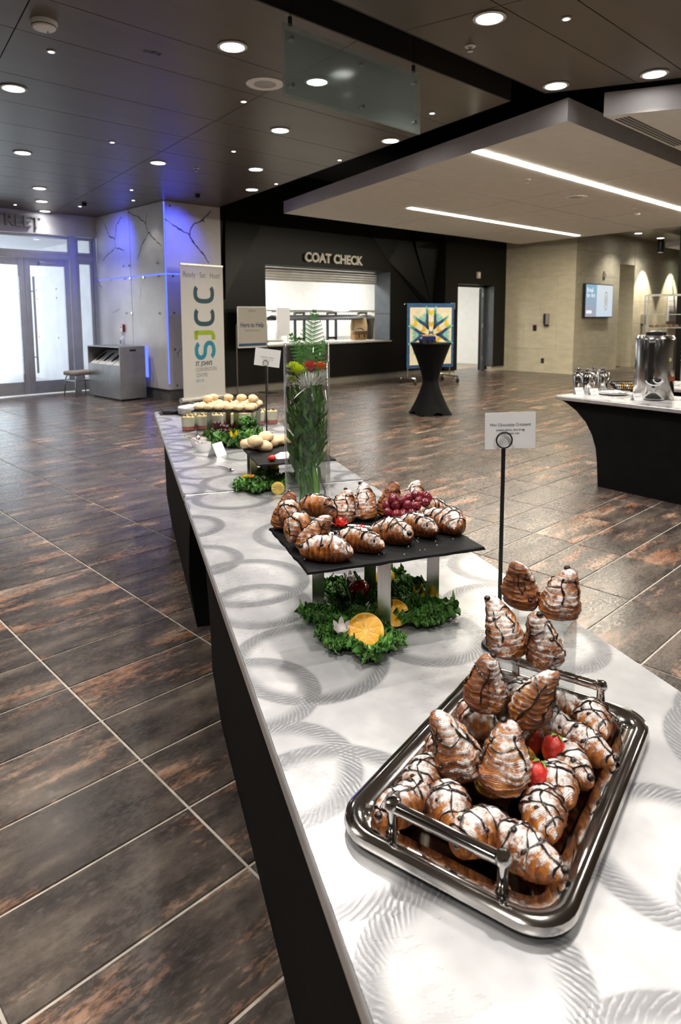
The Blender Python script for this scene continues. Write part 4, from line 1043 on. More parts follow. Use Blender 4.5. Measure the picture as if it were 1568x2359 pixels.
# ------------------------------------------------------------------ kale
M_KALE = pm('kale_green', (0.062, 0.175, 0.026), 0.5, var=0.8, scale=26, sss=0.0, spec=0.4)
M_KSTEM = pm('kale_stem', (0.30, 0.42, 0.16), 0.5)
def kale_mesh(seed, L=.16, Wd=.10):
    rs = random.Random(seed); so = Vector((rs.uniform(-9, 9), rs.uniform(-9, 9), 0))
    def fn(u, v):
        t = (u - .5) * 2; s = v
        w = Wd / 2 * math.sin(PI * min(1, s * .86 + .14)) ** .6
        e = abs(t) ** 1.4 * .9 + max(0, s - .72) * 1.6; e = min(e, 1.25)
        x = s * L; y = t * w
        f = Vector((x, y, 0)) * 120 + so; f2 = Vector((x, y, 0)) * 270 + so
        amp = .0045 + .0125 * e
        f3 = Vector((x, y, 0)) * 560 + so; hf = mnoise.noise(f3) * amp * .55
        dz = mnoise.noise(f) * amp * 1.7 + mnoise.noise(f2) * amp * 1.1 + hf
        dx = mnoise.noise(f + Vector((7, 3, 1))) * amp * 1.3 + mnoise.noise(f2 + Vector((3, 5, 1))) * amp * .8; dy = mnoise.noise(f + Vector((1, 9, 4))) * amp * 1.3 + mnoise.noise(f2 + Vector((1, 2, 8))) * amp * .8
        return (x + dx + mnoise.noise(f3 + Vector((2, 4, 1))) * amp * .5, y + dy + hf * .7, .013 + dz + .012 * e - .010 * (s - .5) ** 2)
    b = MB(); b.grid(fn, 90, 110); me = b.mesh('kale_frill', M_KALE, 180)
    st = MB(); st.tube([(-.012, 0, .010), (L*.3, 0, .012), (L*.7, 0, .014), (L*.92, 0, .015)], [.0045, .0038, .0026, .0012], 8); sm = st.mesh('kale_stem', M_KSTEM, 180)
    return me, sm
KALE = [kale_mesh(s) for s in (1, 2, 3)]
def kale(k, loc, rz, sc, label, group, tilt=(0, 0)):
    t = thing('kale_leaf', label, 'kale', loc, rz, group); t.scale = (sc,) * 3; t.rotation_euler = (tilt[0], tilt[1], rz)
    a = bpy.data.objects.new('frill', KALE[k % 3][0]); link(a, t)
    b = bpy.data.objects.new('midrib', KALE[k % 3][1]); link(b, t)
    return t
def kale_px(lst, label, group):
    for i, (x0, y0, x1, y1, sc, dz) in enumerate(lst):
        a = pix(x0, y0, TZ); c = pix(x1, y1, TZ); d = c - a
        kale(i, a + Vector((0, 0, .002 + dz)), math.atan2(d.y, d.x), d.length / .16 if sc is None else sc, label, group, (0, 0))
kale_px([(800,1440,690,1420,None,0),(800,1450,730,1480,None,.004),(830,1450,860,1535,None,0),(860,1470,930,1500,None,.006),(900,1430,1050,1420,None,0),(890,1420,980,1370,None,.004),(860,1380,930,1345,None,.008),(800,1400,760,1355,None,.004),(790,1400,810,1345,.55,.02),(780,1470,770,1515,None,.008),(930,1440,1010,1450,None,.010),(850,1420,830,1470,None,.016)],
        'curly green kale leaf bedded under the croissant slate', 'kale leaves under the croissant slate')
kale_px([(600,1115,565,1128,1.0,0),(600,1118,590,1140,1.0,.004),(610,1115,640,1130,1.0,.003),(605,1110,620,1090,1.0,.006),(625,1120,650,1115,1.0,0)],
        'curly green kale leaf under the low beignet slate', 'kale leaves under the low beignet slate')
kale_px([(525,1003,470,1008,None,0),(530,1010,500,1030,None,.004),(540,1010,545,1035,None,0),(545,1005,590,1020,None,.003),(560,1000,598,1005,None,0),(560,1000,580,985,None,.012),(530,1005,470,1022,1.0,0)],
        'bright green frilly leaf under the tall beignet slate', 'leaves under the tall beignet slate')
# pepper flower, orange halves, radishes, lemons around the first riser
M_PEPG = pm('green_pepper', (0.035, 0.16, 0.012), 0.2, var=0.3, coat=0.4); M_PEPR = pm('red_pepper', (0.42, 0.012, 0.010), 0.16, var=0.3, coat=0.5)
M_RADR = pm('radish_red', (0.45, 0.02, 0.05), 0.3); M_RADW = pm('radish_white', (0.80, 0.74, 0.72), 0.4)
def pepper_core(t):
    MB().ball((0, 0, .030), .026, .026, .026, 18, 12, fn=lambda x, y, z: (x*(1+.12*math.cos(3*math.atan2(y, x))), y*(1+.12*math.cos(3*math.atan2(y, x))), z)).build('red_pepper_core', M_PEPR, t, smooth=180)
    MB().tube([(0, 0, .050), (-.004, .004, .064), (-.012, .006, .078)], [.005, .004, .0035], 8).build('pepper_stem', M_PEPG, t)
petal_flower('pepper_flower', 'green bell pepper cut as a flower around a red pepper', 'pepper', pix(828, 1405, TZ) + Vector((0, 0, .02)), M_PEPG, [(8, .022, .040, .050, .40, 0, 0, .004), (7, .018, .034, .040, .40, .4, 0, 0)], pepper_core)
fa = math.atan2(-_fw.y, -_fw.x)
def face_cam(tilt): # rotation that turns local +Z toward the camera side, leaning back
    return Matrix.Rotation(fa, 3, 'Z') @ Matrix.Rotation(R(tilt), 3, 'Y')
citrus('scalloped orange half facing up on the kale below the slate', pix(842, 1492, TZ) + Vector((0, 0, .038)), .040, face_cam(48).to_euler(), M_ORANGE, M_RIND, .03)
citrus('orange half tucked behind the steel leg on the kale', pix(908, 1440, TZ) + Vector((0, 0, .030)), .034, face_cam(40).to_euler(), M_ORANGE, M_RIND, .03)
citrus('orange half lying under the clear steps in the tray', tw(.02, .0, zt + .014), .034, (R(8), R(-6), 0), M_ORANGE, M_RIND, .02, th=.4)
citrus('orange half beside the strawberries under the clear steps', tw(-.05, .005, zt + .014), .032, (R(-6), R(-9), 0), M_ORANGE, M_RIND, .02, th=.4)
def radish(px, py, dz, label, s=1.0, z=TZ):
    def core(t):
        b = MB(); b.ball((0, 0, .010*s), .011*s, .011*s, .011*s, 14, 9); b.build('core', M_RADW, t, smooth=180)
        MB().lathe([(0, -.003*s), (.008*s, 0), (.0125*s, .007*s)], 14).build('skin', M_RADR, t, smooth=180)
    return petal_flower('radish_flower', label, 'radish', pix(px, py, z) + Vector((0, 0, dz)), M_RADW, [(6, .011*s, .017*s, .020*s, .5, 0, .004*s, .002)], core, tilt=face_cam(25).to_euler())
radish(786, 1486, .030, 'radish cut as a white petalled flower beside the orange half', 1.1)
radish(806, 1375, .040, 'radish flower with red skin behind the pepper flower', 1.0)
def lemon_flower(px, py, dz, label, s=1.0, mat=None, z=TZ, n=5, tilt=12):
    return petal_flower('lemon_flower', label, 'lemon', pix(px, py, z) + Vector((0, 0, dz)), mat or M_YELLOW, [(n, .016*s, .027*s, .050*s, .52, .3, 0, -.004*s)], lambda t: MB().ball((0, 0, .012*s), .020*s, .020*s, .013*s, 14, 8).build('base', mat or M_YELLOW, t, smooth=180), tilt=face_cam(tilt).to_euler())
lemon_flower(966, 1398, .012, 'lemon wedge crown standing by the rear steel leg', .85)
lemon_flower(996, 1398, .012, 'cut lemon piece leaning on the rear steel leg', .75, n=3)
def lemon(px, py, dz, label, r=.026, z=TZ, rz=0.4):
    t = MB().ball((0, 0, 0), r, r, r, 20, 14, fn=lambda x, y, z: (x*1.25 + .22*x**5, y, z)).build('lemon', M_YELLOW, smooth=180, loc=pix(px, py, z) + Vector((0, 0, dz)), rot=(0, 0, rz)); return tag(t, label, 'lemon')
lemon(886, 1358, .030, 'whole yellow lemon behind the steel leg under the slate')

# ------------------------------------------------------------------ sign stands
def sign_stand(label, base, top_z, card_lab, lines, tiltcard, facing, cw=.107, ch=.077, cdx=.014):
    t = thing('sign_stand', label, 'sign stand', (base.x, base.y, TZ), facing)
    h = top_z - TZ
    MB().lathe([(0, 0), (.036, 0), (.037, .003), (.034, .008), (.012, .010), (0, .010)], 28).build('base', M_BLACKM, t)
    MB().tube([(0, 0, .008), (0, 0, h)], .0044, 10).build('pole', M_BLACKM, t)
    pts = [(.0165*math.sin(2*PI*k/28), -.004, h + .017 - .0165*math.cos(2*PI*k/28)) for k in range(28)]
    MB().tube(pts, .0016, 8, closed=True).build('clip_ring', M_BLACKM, t); MB().tube([(p[0], .0035, p[2]) for p in pts], .0016, 8, closed=True).build('clip_ring', M_BLACKM, t)
    c = thing('sign_card', card_lab, 'sign', (base.x, base.y, top_z), facing)
    c.rotation_euler = (0, tiltcard, facing)
    MB().box(cdx - cw/2, -.0006, -.002, cdx + cw/2, .0002, ch - .002).build('card', M_CARD, c, smooth=0)
    for txt, sz, dz in lines: text('lettering', txt, sz, M_GREYINK, c, (cdx, -.0009, dz), (1, 0, 0), (0, 0, 1), ext=.0001, xs=.95)
    return t
b1 = pix(1133, 1503, TZ); b1 = pix(1148, 1490, TZ)
frot = math.atan2(C_R.y, C_R.x) + R(3)
zt1 = zat(1162, 1032, b1)
sign_stand('black metal stand with ring clip holding the croissant card', b1, zt1, 'white card reading Mini Chocolate Croissant', [('Mini Chocolate Croissant', .0088, .049), ('contains gluten, dairy & egg', .0058, .0385), ('may contain nuts', .0058, .031)], R(-1), frot)
b2 = tp(-1.283, .605); zt2 = zat(603, 843, b2)
sign_stand('slim black stand behind the beignets holding a tilted card', b2, zt2, 'tilted white card naming the beignets', [('Mixed Berry Beignet', .0105, .052), ('contains gluten, dairy & egg', .0066, .040), ('may contain nuts', .0066, .031)], R(7), frot + R(-8), .155, .105, .005)

# ------------------------------------------------------------------ vase with flowers
VC = tp(.35, .415); VR = .083; VH = zat(709, 790, VC) - TZ; WZ = .02 + VH * .42
vase = thing('glass_vase', 'tall clear glass cylinder vase holding flowers and water', 'vase', (VC.x, VC.y, TZ))
M_VGLASS = thin_glass('vase_glass', (0.965, 0.975, 0.97), 0.01, 1.5)
b = MB(); b.lathe([(VR, 0), (VR, VH - .002), (VR - .002, VH), (VR - .004, VH - .002), (VR - .0045, .014), (0, .014)], 56); b.build('glass_wall', M_VGLASS, vase, smooth=50)
b = MB(); b.lathe([(0, .0005), (VR - .001, .0005)], 48); b.lathe([(0, .0135), (VR - .006, .0135)], 48); b.build('glass_base', M_VGLASS, vase, smooth=0)
b = MB(); b.lathe([(VR - .0052, WZ + .002), (VR - .008, WZ - .0005), (0, WZ - .001)], 48); b.build('water_surface', thin_glass('water', (0.93, 0.96, 0.94), 0.01, 2.0), vase, smooth=180)
M_LEAF = pm('dark_leaf', (0.034, 0.105, 0.015), 0.38, var=0.5, scale=30); M_LEAF2 = pm('mid_leaf', (0.07, 0.21, 0.028), 0.38, var=0.45, scale=30); M_FERN = pm('fern_green', (0.060, 0.26, 0.035), 0.42, var=0.4, scale=40)
M_LIME = pm('bright_stalk', (0.16, 0.36, 0.04), 0.4, var=0.3); M_TWIG = pm('brown_twig', (0.12, 0.10, 0.06), 0.7)
VX = right; VY = fwdh
def vp(x, y, z): v = VX*x + VY*y; return Vector((v.x, v.y, z))
def leaf(b, p, d, L, w, n=6, curl=.25, fold=.2, nrm=None):
    d = Vector(d).normalized(); s = d.cross(Vector((0, 0, 1)) if nrm is None else nrm);
    if s.length < .1: s = Vector((1, 0, 0))
    s.normalize(); up = s.cross(d)
    vs = []; fs = []
    for i in range(n + 1):
        f = i / n; q = Vector(p) + d*(L*f) - up*(curl*L*f*f); ww = w * math.sin(PI * (f*.93 + .04)) ** .8
        vs += [q - s*ww + up*ww*fold, q, q + s*ww + up*ww*fold]
    for i in range(n): fs += [(3*i, 3*i+1, 3*i+4, 3*i+3), (3*i+1, 3*i+2, 3*i+5, 3*i+4)]
    b.add(vs, fs)
def inside(p, m=.076):
    r = math.hypot(p.x, p.y)
    if r > m: p = Vector((p.x*m/r, p.y*m/r, p.z))
    return p
def fix_inside(o, m=.0765, zmax=None):
    for v in o.data.vertices:
        if zmax is not None and v.co.z > zmax: continue
        r = math.hypot(v.co.x, v.co.y)
        if r > m: v.co.x *= m/r; v.co.y *= m/r
def stem_pts(x0, y0, x1, y1, z1, n=8, wob=.008):
    return [inside(vp(x0 + (x1-x0)*k/n + wob*math.sin(k*1.3), y0 + (y1-y0)*k/n, .016 + (z1-.016)*k/n)) for k in range(n + 1)]
def bloom(name, label, cat, x, y, z, build):
    t = thing(name, label, cat, (VC.x, VC.y, TZ)); p = stem_pts(rnd(-.03, .03), rnd(-.03, .03), x, y, z - .008)
    MB().tube(p, .0032, 7).build('stem', M_LEAF2, t)
    build(t, vp(x, y, z)); return t
M_WPET = pm('white_petal', (0.82, 0.82, 0.78), 0.5, var=0.05, sss=0.1); M_LIMEP = pm('lime_petal', (0.60, 0.70, 0.02), 0.5, var=0.25); M_REDP = pm('red_petal', (0.55, 0.035, 0.012), 0.45, var=0.3); M_ORP = pm('orange_petal', (0.72, 0.22, 0.02), 0.5, var=0.2)
def mum(mat, r, lay, h, wid, drop=0):
    def f(t, c):
        for j in range(lay):
            n = 26 - j*4; b = MB()
            for k in range(n):
                a = 2*PI*k/n + j*.4 + rnd(-.05, .05); el = .0 + j*(1.25/lay) + rnd(-.06, .06)
                d = Vector((math.cos(a)*math.cos(el), math.sin(a)*math.cos(el), math.sin(el)))
                leaf(b, c + d*.006, d, r*(1 - j*.09)*rnd(.9, 1.08), wid, 5, -.25, .35)
            o = b.build('petal_ring', mat, t, smooth=180); fix_inside(o)
        if drop:
            b = MB(); leaf(b, c + vp(-.005, -.03, -.004), vp(-.05, -.012, -.034), .062, .007, 5, .1, .3); o = b.build('loose_petal', mat, t, smooth=180)
        MB().ball(c, .012, .012, .009, 12, 8).build('heart', mat, t, smooth=180)
    return f
def vz(py): return zat(709, py, VC) - TZ
bloom('white_chrysanthemum', 'large white chrysanthemum with spidery petals in the vase', 'flower', .010, -.045, vz(885), mum(M_WPET, .070, 5, .03, .0036, 1))
bloom('white_chrysanthemum', 'white chrysanthemum pressed against the vase wall below the lime blooms', 'flower', -.066, -.015, vz(885), mum(M_WPET, .045, 4, .03, .0032))
bloom('white_chrysanthemum', 'white chrysanthemum half hidden behind long leaves in the vase', 'flower', .055, .0, vz(872), mum(M_WPET, .045, 4, .03, .0030))
bloom('lime_chrysanthemum', 'lime green chrysanthemum resting on top of the white bloom', 'flower', -.030, -.035, vz(855), mum(M_LIMEP, .034, 5, .02, .0030))
bloom('lime_chrysanthemum', 'small lime green chrysanthemum at the back of the vase', 'flower', -.048, -.01, vz(846), mum(M_LIMEP, .026, 5, .02, .0028))
bloom('lime_chrysanthemum', 'lime bloom low down behind the white petals', 'flower', -.050, -.03, vz(875), mum(M_LIMEP, .018, 4, .02, .0032))
bloom('red_gerbera', 'red gerbera daisy behind the lime and white blooms', 'flower', .012, .005, vz(850), mum(M_REDP, .032, 3, .02, .0050))
bloom('orange_alstroemeria', 'orange flower with lime bud against the vase wall', 'flower', .050, -.005, vz(848), mum(M_ORP, .024, 3, .02, .0055))
# fern fronds
def frond(label, base, tipp, L, nl, wmax, bend=.12, free=True):
    t = thing('fern_frond', label, 'fern', (VC.x, VC.y, TZ), 0, None)
    base = Vector(base); tipp = Vector(tipp); ax = (tipp - base).normalized(); side = ax.cross(-VY).normalized()
    pts = [base.lerp(tipp, k/14) + (-VY)*(bend*L*(k/14)*(1-k/14)) for k in range(15)]
    MB().tube(pts, [.0022 - .0015*k/14 for k in range(15)], 6).build('rachis', M_FERN, t)
    for k in range(nl):
        f = .25 + .75*k/(nl-1); i = min(13, int(f*14)); q = pts[i].lerp(pts[i+1], f*14 - i)
        for sg in (-1, 1):
            ll = wmax * (1 - f)**.75 * 1.25 + .006; d = (side*sg*.88 + ax*.48 + (-VY)*rnd(-.15, .15)).normalized()
            b = MB(); b.tube([q, q + d*ll], [.0008, .0003], 4); sp = L*.72/(nl - 1); m = max(4, int(ll/.0048))
            for j in range(m):
                g = (j + .5)/m; r2 = q + d*(ll*g)
                for s2 in (-1, 1):
                    dd = ax*s2*.85 + d*.60; leaf(b, r2, dd, (sp*.62 + .001)*(1 - .6*g), .0021*(1 - .4*g), 3, .05, .1, -VY)
            leaf(b, q + d*ll*.9, d, .005, .0012, 3, .05, .1, -VY)
            o = b.build('leaflet', M_FERN, t, smooth=0); fix_inside(o, zmax=VH)
    return t
frond('tall pointed fern frond rising above the vase rim', vp(.005, .02, vz(860)), vp(.030, .0, vz(718)), .19, 12, .060)
frond('fern frond leaning across the inside of the vase rim', vp(.02, .03, vz(870)), vp(-.055, .02, vz(772)), .15, 10, .040)
frond('feathery fern frond inside the vase by the lime blooms', vp(.03, .02, vz(868)), vp(-.03, .03, vz(805)), .11, 8, .040)
frond('fern frond against the rear wall of the vase', vp(.04, .03, vz(880)), vp(.06, .04, vz(790)), .12, 8, .03)
# leafy stems filling the vase
def foliage(label, x0, y0, x1, y1, z1, nleaf, L, w, mat, zlo=.30, up=.6):
    t = thing('leafy_stem', label, 'foliage', (VC.x, VC.y, TZ), 0, 'leafy stems in the vase'); p = stem_pts(x0, y0, x1, y1, z1)
    MB().tube(p, .0030, 7).build('stem', M_LEAF2, t)
    for k in range(nleaf):
        f = zlo + (1-zlo)*k/max(1, nleaf-1); i = min(7, int(f*8)); q = p[i].lerp(p[i+1], f*8 - i); a = k*2.4 + x0*90
        d = Vector((math.cos(a)*.55, math.sin(a)*.55, up + rnd(-.3, .3)))
        b = MB(); leaf(b, q, d, L*rnd(.85, 1.3), w*rnd(.55, 1.0), 6, .15, .25, (-VY + VX*rnd(-.7, .7)) if k % 3 else None); o = b.build('leaf', mat, t, smooth=180); fix_inside(o)
    return t
FO = [(-.02,0,-.05,-.02,.55*VH,9,.075,.010),(0,.01,-.02,-.04,.62*VH,10,.08,.011),(.01,-.02,.02,-.05,.60*VH,9,.085,.010),(-.01,.02,.0,.03,.66*VH,11,.09,.012),(.02,.01,.05,-.03,.68*VH,11,.09,.009),(.03,.0,.06,.01,.72*VH,11,.09,.008),(-.03,-.01,-.06,.01,.66*VH,9,.08,.011),(0,0,.035,.045,.70*VH,10,.09,.010),(-.01,.03,-.04,.045,.64*VH,10,.08,.012),(.015,-.03,-.005,-.05,.5*VH,8,.06,.012)]
FO += [(x0 + rnd(-.01, .01), -y0, x1*.8 + rnd(-.02, .02), -.055 + rnd(0, .02), z1*rnd(.8, 1.05), nl + 3, L*.9, w) for (x0, y0, x1, y1, z1, nl, L, w) in FO[:8]]
for i, a in enumerate(FO): foliage('dark green leafy stem packed inside the vase', *a, (M_LEAF, M_LEAF2)[i % 2], .32 + .06*(i % 3))
# palm strips and grass blades
def blade(label, pts, w, mat):
    t = thing('grass_blade', label, 'leaf', (VC.x, VC.y, TZ), 0, None); P = [vp(*p) for p in pts]; vs = []; fs = []; n = len(P)
    for i, p in enumerate(P):
        f = i/(n-1); ww = w*math.sin(PI*(.12 + .86*f))**.7; vs += [p - VX*ww*.8, p - VY*ww*.4, p + VX*ww*.8]
    for i in range(n-1): fs += [(3*i, 3*i+1, 3*i+4, 3*i+3), (3*i+1, 3*i+2, 3*i+5, 3*i+4)]
    o = MB().add(vs, fs).build('blade', mat, t, smooth=180); fix_inside(o, zmax=VH)
    return t
blade('long pointed leaf crossing the large white bloom', [(.038,-.060,vz(925)),(.022,-.062,vz(890)),(.005,-.06,vz(860)),(-.008,-.055,vz(838))], .007, M_LEAF2)
blade('upright leaf blade beside the large white bloom', [(.042,-.05,vz(930)),(.046,-.05,vz(885)),(.040,-.045,vz(825))], .006, M_LEAF2)
blade('pale green celery like stalk standing in the water', [(.036,-.045,.02),(.034,-.047,.08),(.028,-.048,.14),(.020,-.05,.19)], .010, M_LIME)
for k in range(11):
    zz = vz(1075) + k*.020
    blade('slim arching palm strip in the vase', [(.006,-.05,zz),(.035,-.056,zz + .03),(.066,-.045,zz + .085)], .0042, M_LEAF)['group'] = 'palm strips in the vase'
t = thing('twig', 'bare brown twig bent against the inside of the vase', 'twig', (VC.x, VC.y, TZ)); MB().tube([vp(.066, -.02, .03), vp(.064, -.03, .08), vp(.050, -.035, .12), (vp(.044, -.03, .17))], .0032, 7).build('twig_wood', M_TWIG, t)

# ------------------------------------------------------------------ beignet risers
ZS2, ZS3 = .88, .925
S2 = tp(-.14, .45); S3 = tp(-1.32, .385)
slate_riser('low black slate board carrying a few beignets beside the vase', S2, TROT, .415, .33, ZS2, [(-.12, -.135, R(90)), (.02, -.146, R(90)), (.12, .13, R(90)), (-.12, .13, R(90))])
RS3 = TROT + R(-25)
legs3 = []
for px, py in [(482.6, 998), (544, 1001), (595, 996), (532, 990)]:
    x, y = tloc(S3, RS3, px, py, TZ); legs3.append((max(-.125, min(.125, x)), max(-.165, min(.165, y)), R(90) + math.atan2(S3.y, S3.x) - RS3))
slate_riser('tall black slate board crowded with beignets', S3, RS3, .29, .37, ZS3, legs3)
M_BEIG = pm('beignet_dough', (0.80, 0.60, 0.36), 0.75, var=0.16, scale=14, sss=0.15, bmp=0.12, bscale=60)
def beig_mesh(seed):
    so = Vector((seed*3.1, seed*1.7, 0))
    def fn(x, y, z):
        k = 1 + .10*mnoise.noise(Vector((x, y, z))*1.6 + so) + .03*mnoise.noise(Vector((x, y, z))*5 + so); zz = z*k
        if zz < -.7: zz = -.7 + (zz + .7)*.15
        return (x*k*1.06, y*k, zz + .73)
    return MB().ball((0, 0, 0), .036, .034, .026, 28, 18, fn=fn).mesh('beignet', M_BEIG, 180)
BEIG = [beig_mesh(k) for k in range(4)]
def beignet(p, i, label, group, s=1.0, tilt=0):
    o = bpy.data.objects.new('beignet', BEIG[i % 4]); link(o); o.location = p; o.rotation_euler = (tilt, 0, i*1.9); o.scale = (s, s, s); tag(o, label, 'beignet', group)
bi = 0
for row, (lx, n) in enumerate(((.105, 6), (.035, 6), (-.035, 6), (-.100, 6))):
    for k in range(n):
        p = S3 + Matrix.Rotation(RS3, 3, 'Z') @ Vector((lx + rnd(-.006, .006), -.153 + k*.061 + rnd(-.002, .002), 0)); p.z = ZS3 + .0005
        beignet(p, bi, 'round golden beignet crowded on the tall slate riser', 'beignets on the tall slate riser', .84); bi += 1
for lx, ly in ((-.07, -.12), (-.065, -.02), (-.07, .06), (-.06, .13), (0, .15), (.0, -.13)):
    p = S3 + Matrix.Rotation(RS3, 3, 'Z') @ Vector((lx, ly, 0)); p.z = ZS3 + .038
    beignet(p, bi, 'golden beignet resting on top of the others on the tall slate', 'beignets heaped on the tall slate riser', .84, R(8)); bi += 1
for i, (x, y, st) in enumerate([(572,1032,0),(589,1034,0),(610,1038,0),(600,1022,0),(625,1028,0),(612,1016,1),(638,1024,0),(645,1015,0),(662,1022,0),(588,1026,1)]):
    z = ZS2 + (.030 if st else .0005); p = pix(x, y, z); lx, ly = tloc(S2, TROT, x, y, z); lx = max(-.18, min(.18, lx)); ly = max(-.14, min(.14, ly)); p = S2 + Matrix.Rotation(TROT, 3, 'Z') @ Vector((lx, ly, 0)); p.z = z
    beignet(p, i, 'round pale beignet on the low slate beside the vase', 'beignets on the low slate riser', 1.0)
strawberry(pix(556, 1026, ZS2), 'red strawberry beside the beignets at the low slate corner', .9, (.3, .2, 0))
p = pix(618, 1063, ZS2); strawberry(p + Vector((0, 0, .012)), 'strawberry lying on the front edge of the low slate', .95, (1.5, .4, 1))
b = MB()
def blob2(px):
    pts = [pix(x, y, ZS2 + .0006) for x, y in px]; n = len(pts); b.add(pts + [p + Vector((0, 0, .0006)) for p in pts], [tuple(range(n - 1, -1, -1)), tuple(range(n, 2*n))] + [(i, (i+1) % n, (i+1) % n + n, i + n) for i in range(n)])
blob2([(617,1056),(630,1050),(646,1042),(668,1040),(664,1056),(640,1058),(632,1054)])
tag(b.build('powdered_sugar', M_SUGAR, smooth=0), 'powdered sugar fork stencil on the low slate', 'sugar', kind='stuff')
# garnish under the beignet risers
lemon_flower(632, 1100, .035, 'yellow lemon crown on the kale beside the vase', 1.0, n=6, tilt=10)
M_CARROT = pm('carrot_orange', (0.80, 0.24, 0.01), 0.4)
petal_flower('carrot_flower', 'orange carrot flower on the kale under the low slate', 'carrot', pix(583, 1119, TZ) + Vector((0, 0, .022)), M_CARROT, [(6, .004, .026, .012, .9, 0, 0, .002)], tilt=face_cam(30).to_euler())
citrus('open lemon half resting on the kale by the vase', pix(640, 1140, TZ) + Vector((0, 0, .026)), .027, face_cam(95).to_euler(), M_LEMFL, M_YELLOW, 0, 'lemon', 'lemon_half', 1.0)
citrus('yellow lemon half leaning on the steel leg of the low slate', pix(572, 1113, TZ) + Vector((0, 0, .026)), .028, face_cam(-40).to_euler(), M_LEMFL, M_YELLOW, 0, 'lemon', 'lemon_half', .8)
radish(612, 1100, .034, 'small radish flower on the kale under the low slate', .9)
radish(606, 1122, .03, 'white cut radish on the kale edge under the low slate', .7)
lemon_flower(540, 1030, .035, 'bright yellow pepper flower on the leaves under the tall slate', 1.15, pm('yellow_pepper', (0.85, 0.55, 0.01), 0.2, coat=0.4), tilt=6)
gc = pix(510, 1020, TZ) + Vector((0, 0, .034)); gp = []
for dx, dz, dy in [(-.05,.012,0),(-.03,.012,-.01),(-.01,.012,-.014),(.01,.012,-.01),(.035,.012,0),(-.042,.032,.01),(-.02,.034,0),(0,.036,-.004),(.022,.034,0),(.044,.030,.012),(-.03,.054,.01),(-.008,.058,.008),(.014,.056,.006),(.03,.052,.014),(-.038,.072,.014),(-.016,.076,.012),(.036,.012,-.03),(.05,.014,-.02)]:
    v = right*dx + fwdh*dy; gp.append((v.x, v.y, dz))
grapes('bunch of dark purple grapes on the leaves under the tall slate', gc, gp, M_DGRAPE, .0125)
petal_flower('pepper_flower', 'dark red pepper piece standing behind the grapes', 'pepper', pix(534, 1002, TZ) + Vector((0, 0, .03)), M_PEPR, [(4, .02, .034, .05, .6, 0, 0, 0)])
# parfait jars
M_JGLASS = thin_glass('jar_glass', (0.94, 0.95, 0.93), 0.01, 1.8); M_CREAM = pm('yoghurt_cream', (0.88, 0.83, 0.72), 0.6, var=0.08, scale=40); M_PINK = pm('berry_layer', (0.62, 0.16, 0.13), 0.5, var=0.35, scale=60); M_OATS = pm('oat_topping', (0.66, 0.50, 0.25), 0.8, var=0.4, scale=120, bmp=0.5, bscale=300)
def jar(p, label, group):
    t = thing('parfait_jar', label, 'jar', p, 0, group); r = .044
    MB().lathe([(0, .001), (r - .004, .001), (r, .006), (r, .088), (r - .006, .098), (r - .006, .112), (r - .004, .114), (r - .009, .114), (r - .009, .098), (r - .003, .088), (r - .003, .008), (0, .006)], 28).build('glass', M_JGLASS, t, smooth=50)
    k = r - .0035
    MB().lathe([(0, .0065), (k, .0065), (k, .030), (0, .030)], 24).build('berry_layer', M_PINK, t); MB().lathe([(0, .030), (k, .030), (k, .084), (0, .086)], 24).build('cream_layer', M_CREAM, t)
    MB().lathe([(0, .092), (k*.7, .092), (k*.95, .086), (0, .0855)], 20).build('topping', M_OATS, t)
    for q in range(3):
        a = q*2.1 + p.x*9; MB().ball((k*.45*math.cos(a), k*.45*math.sin(a), .095), .006, .006, .005, 8, 6).build('blueberry', M_DGRAPE, t, smooth=180)
    return t
jar0 = None
for i in range(7):
    for row in range(2):
        s_, t_ = -1.56 - i*.015 - row*.10, .165 + i*.092 + (.03 if row else 0)
        if t_ > .73: continue
        p = tp(s_, t_)
        if jar0 is None: jar0 = jar(p, 'glass parfait jar with pink and cream layers behind the grapes', 'parfait jars')
        else: c = copy_tree(jar0); c.location = p; c.rotation_euler = (0, 0, i)
# ramekins, spoons, cards, plates, napkins
def ramekin(p, label, fill):
    t = thing('ramekin', label, 'bowl', p); r = .043
    MB().lathe([(0, 0), (r*.72, 0), (r*.76, .004), (r*.95, .020), (r, .042), (r*1.0, .048), (r*.93, .048), (r*.9, .042), (r*.84, .016), (0, .010)], 32).build('bowl', M_PORC, t)
    MB().lathe([(0, .037), (r*.888, .036)], 28).build('filling', fill, t)
M_JAM = pm('berry_jam', (0.20, 0.012, 0.02), 0.15, coat=0.4); M_HONEY = pm('peach_preserve', (0.62, 0.27, 0.13), 0.2, coat=0.4)
r1, r2 = tp(-.87, .175), tp(-1.0, .165)
ramekin(r1, 'white ramekin of dark red jam nearest the table edge', M_JAM); ramekin(r2, 'white ramekin of peach preserve behind the jam', M_HONEY)
def spoon(p, q, label, bowl_at_p=True):
    t = thing('teaspoon', label, 'spoon', p); d = Vector(q) - Vector(p)
    MB().tube([d*.25, d*.5 + Vector((0, 0, .003)), d*.8 + Vector((0, 0, .002)), d], [.0022, .0026, .0038, .0030], 8, flat=.5).build('handle', M_CHROME, t)
    a = math.atan2(d.y, d.x); b = MB().ball((0, 0, 0), .020, .0125, .005, 16, 8); o = b.build('spoon_bowl', M_CHROME, t, smooth=180); o.location = d*.12; o.rotation_euler = (0, -math.atan2(d.z, math.hypot(d.x, d.y)), a)
spoon(r1 + Vector((0, 0, .040)), r1 - right*.105 + Vector((0, 0, .085)) - fwdh*.0, 'teaspoon leaning out of the dark red jam')
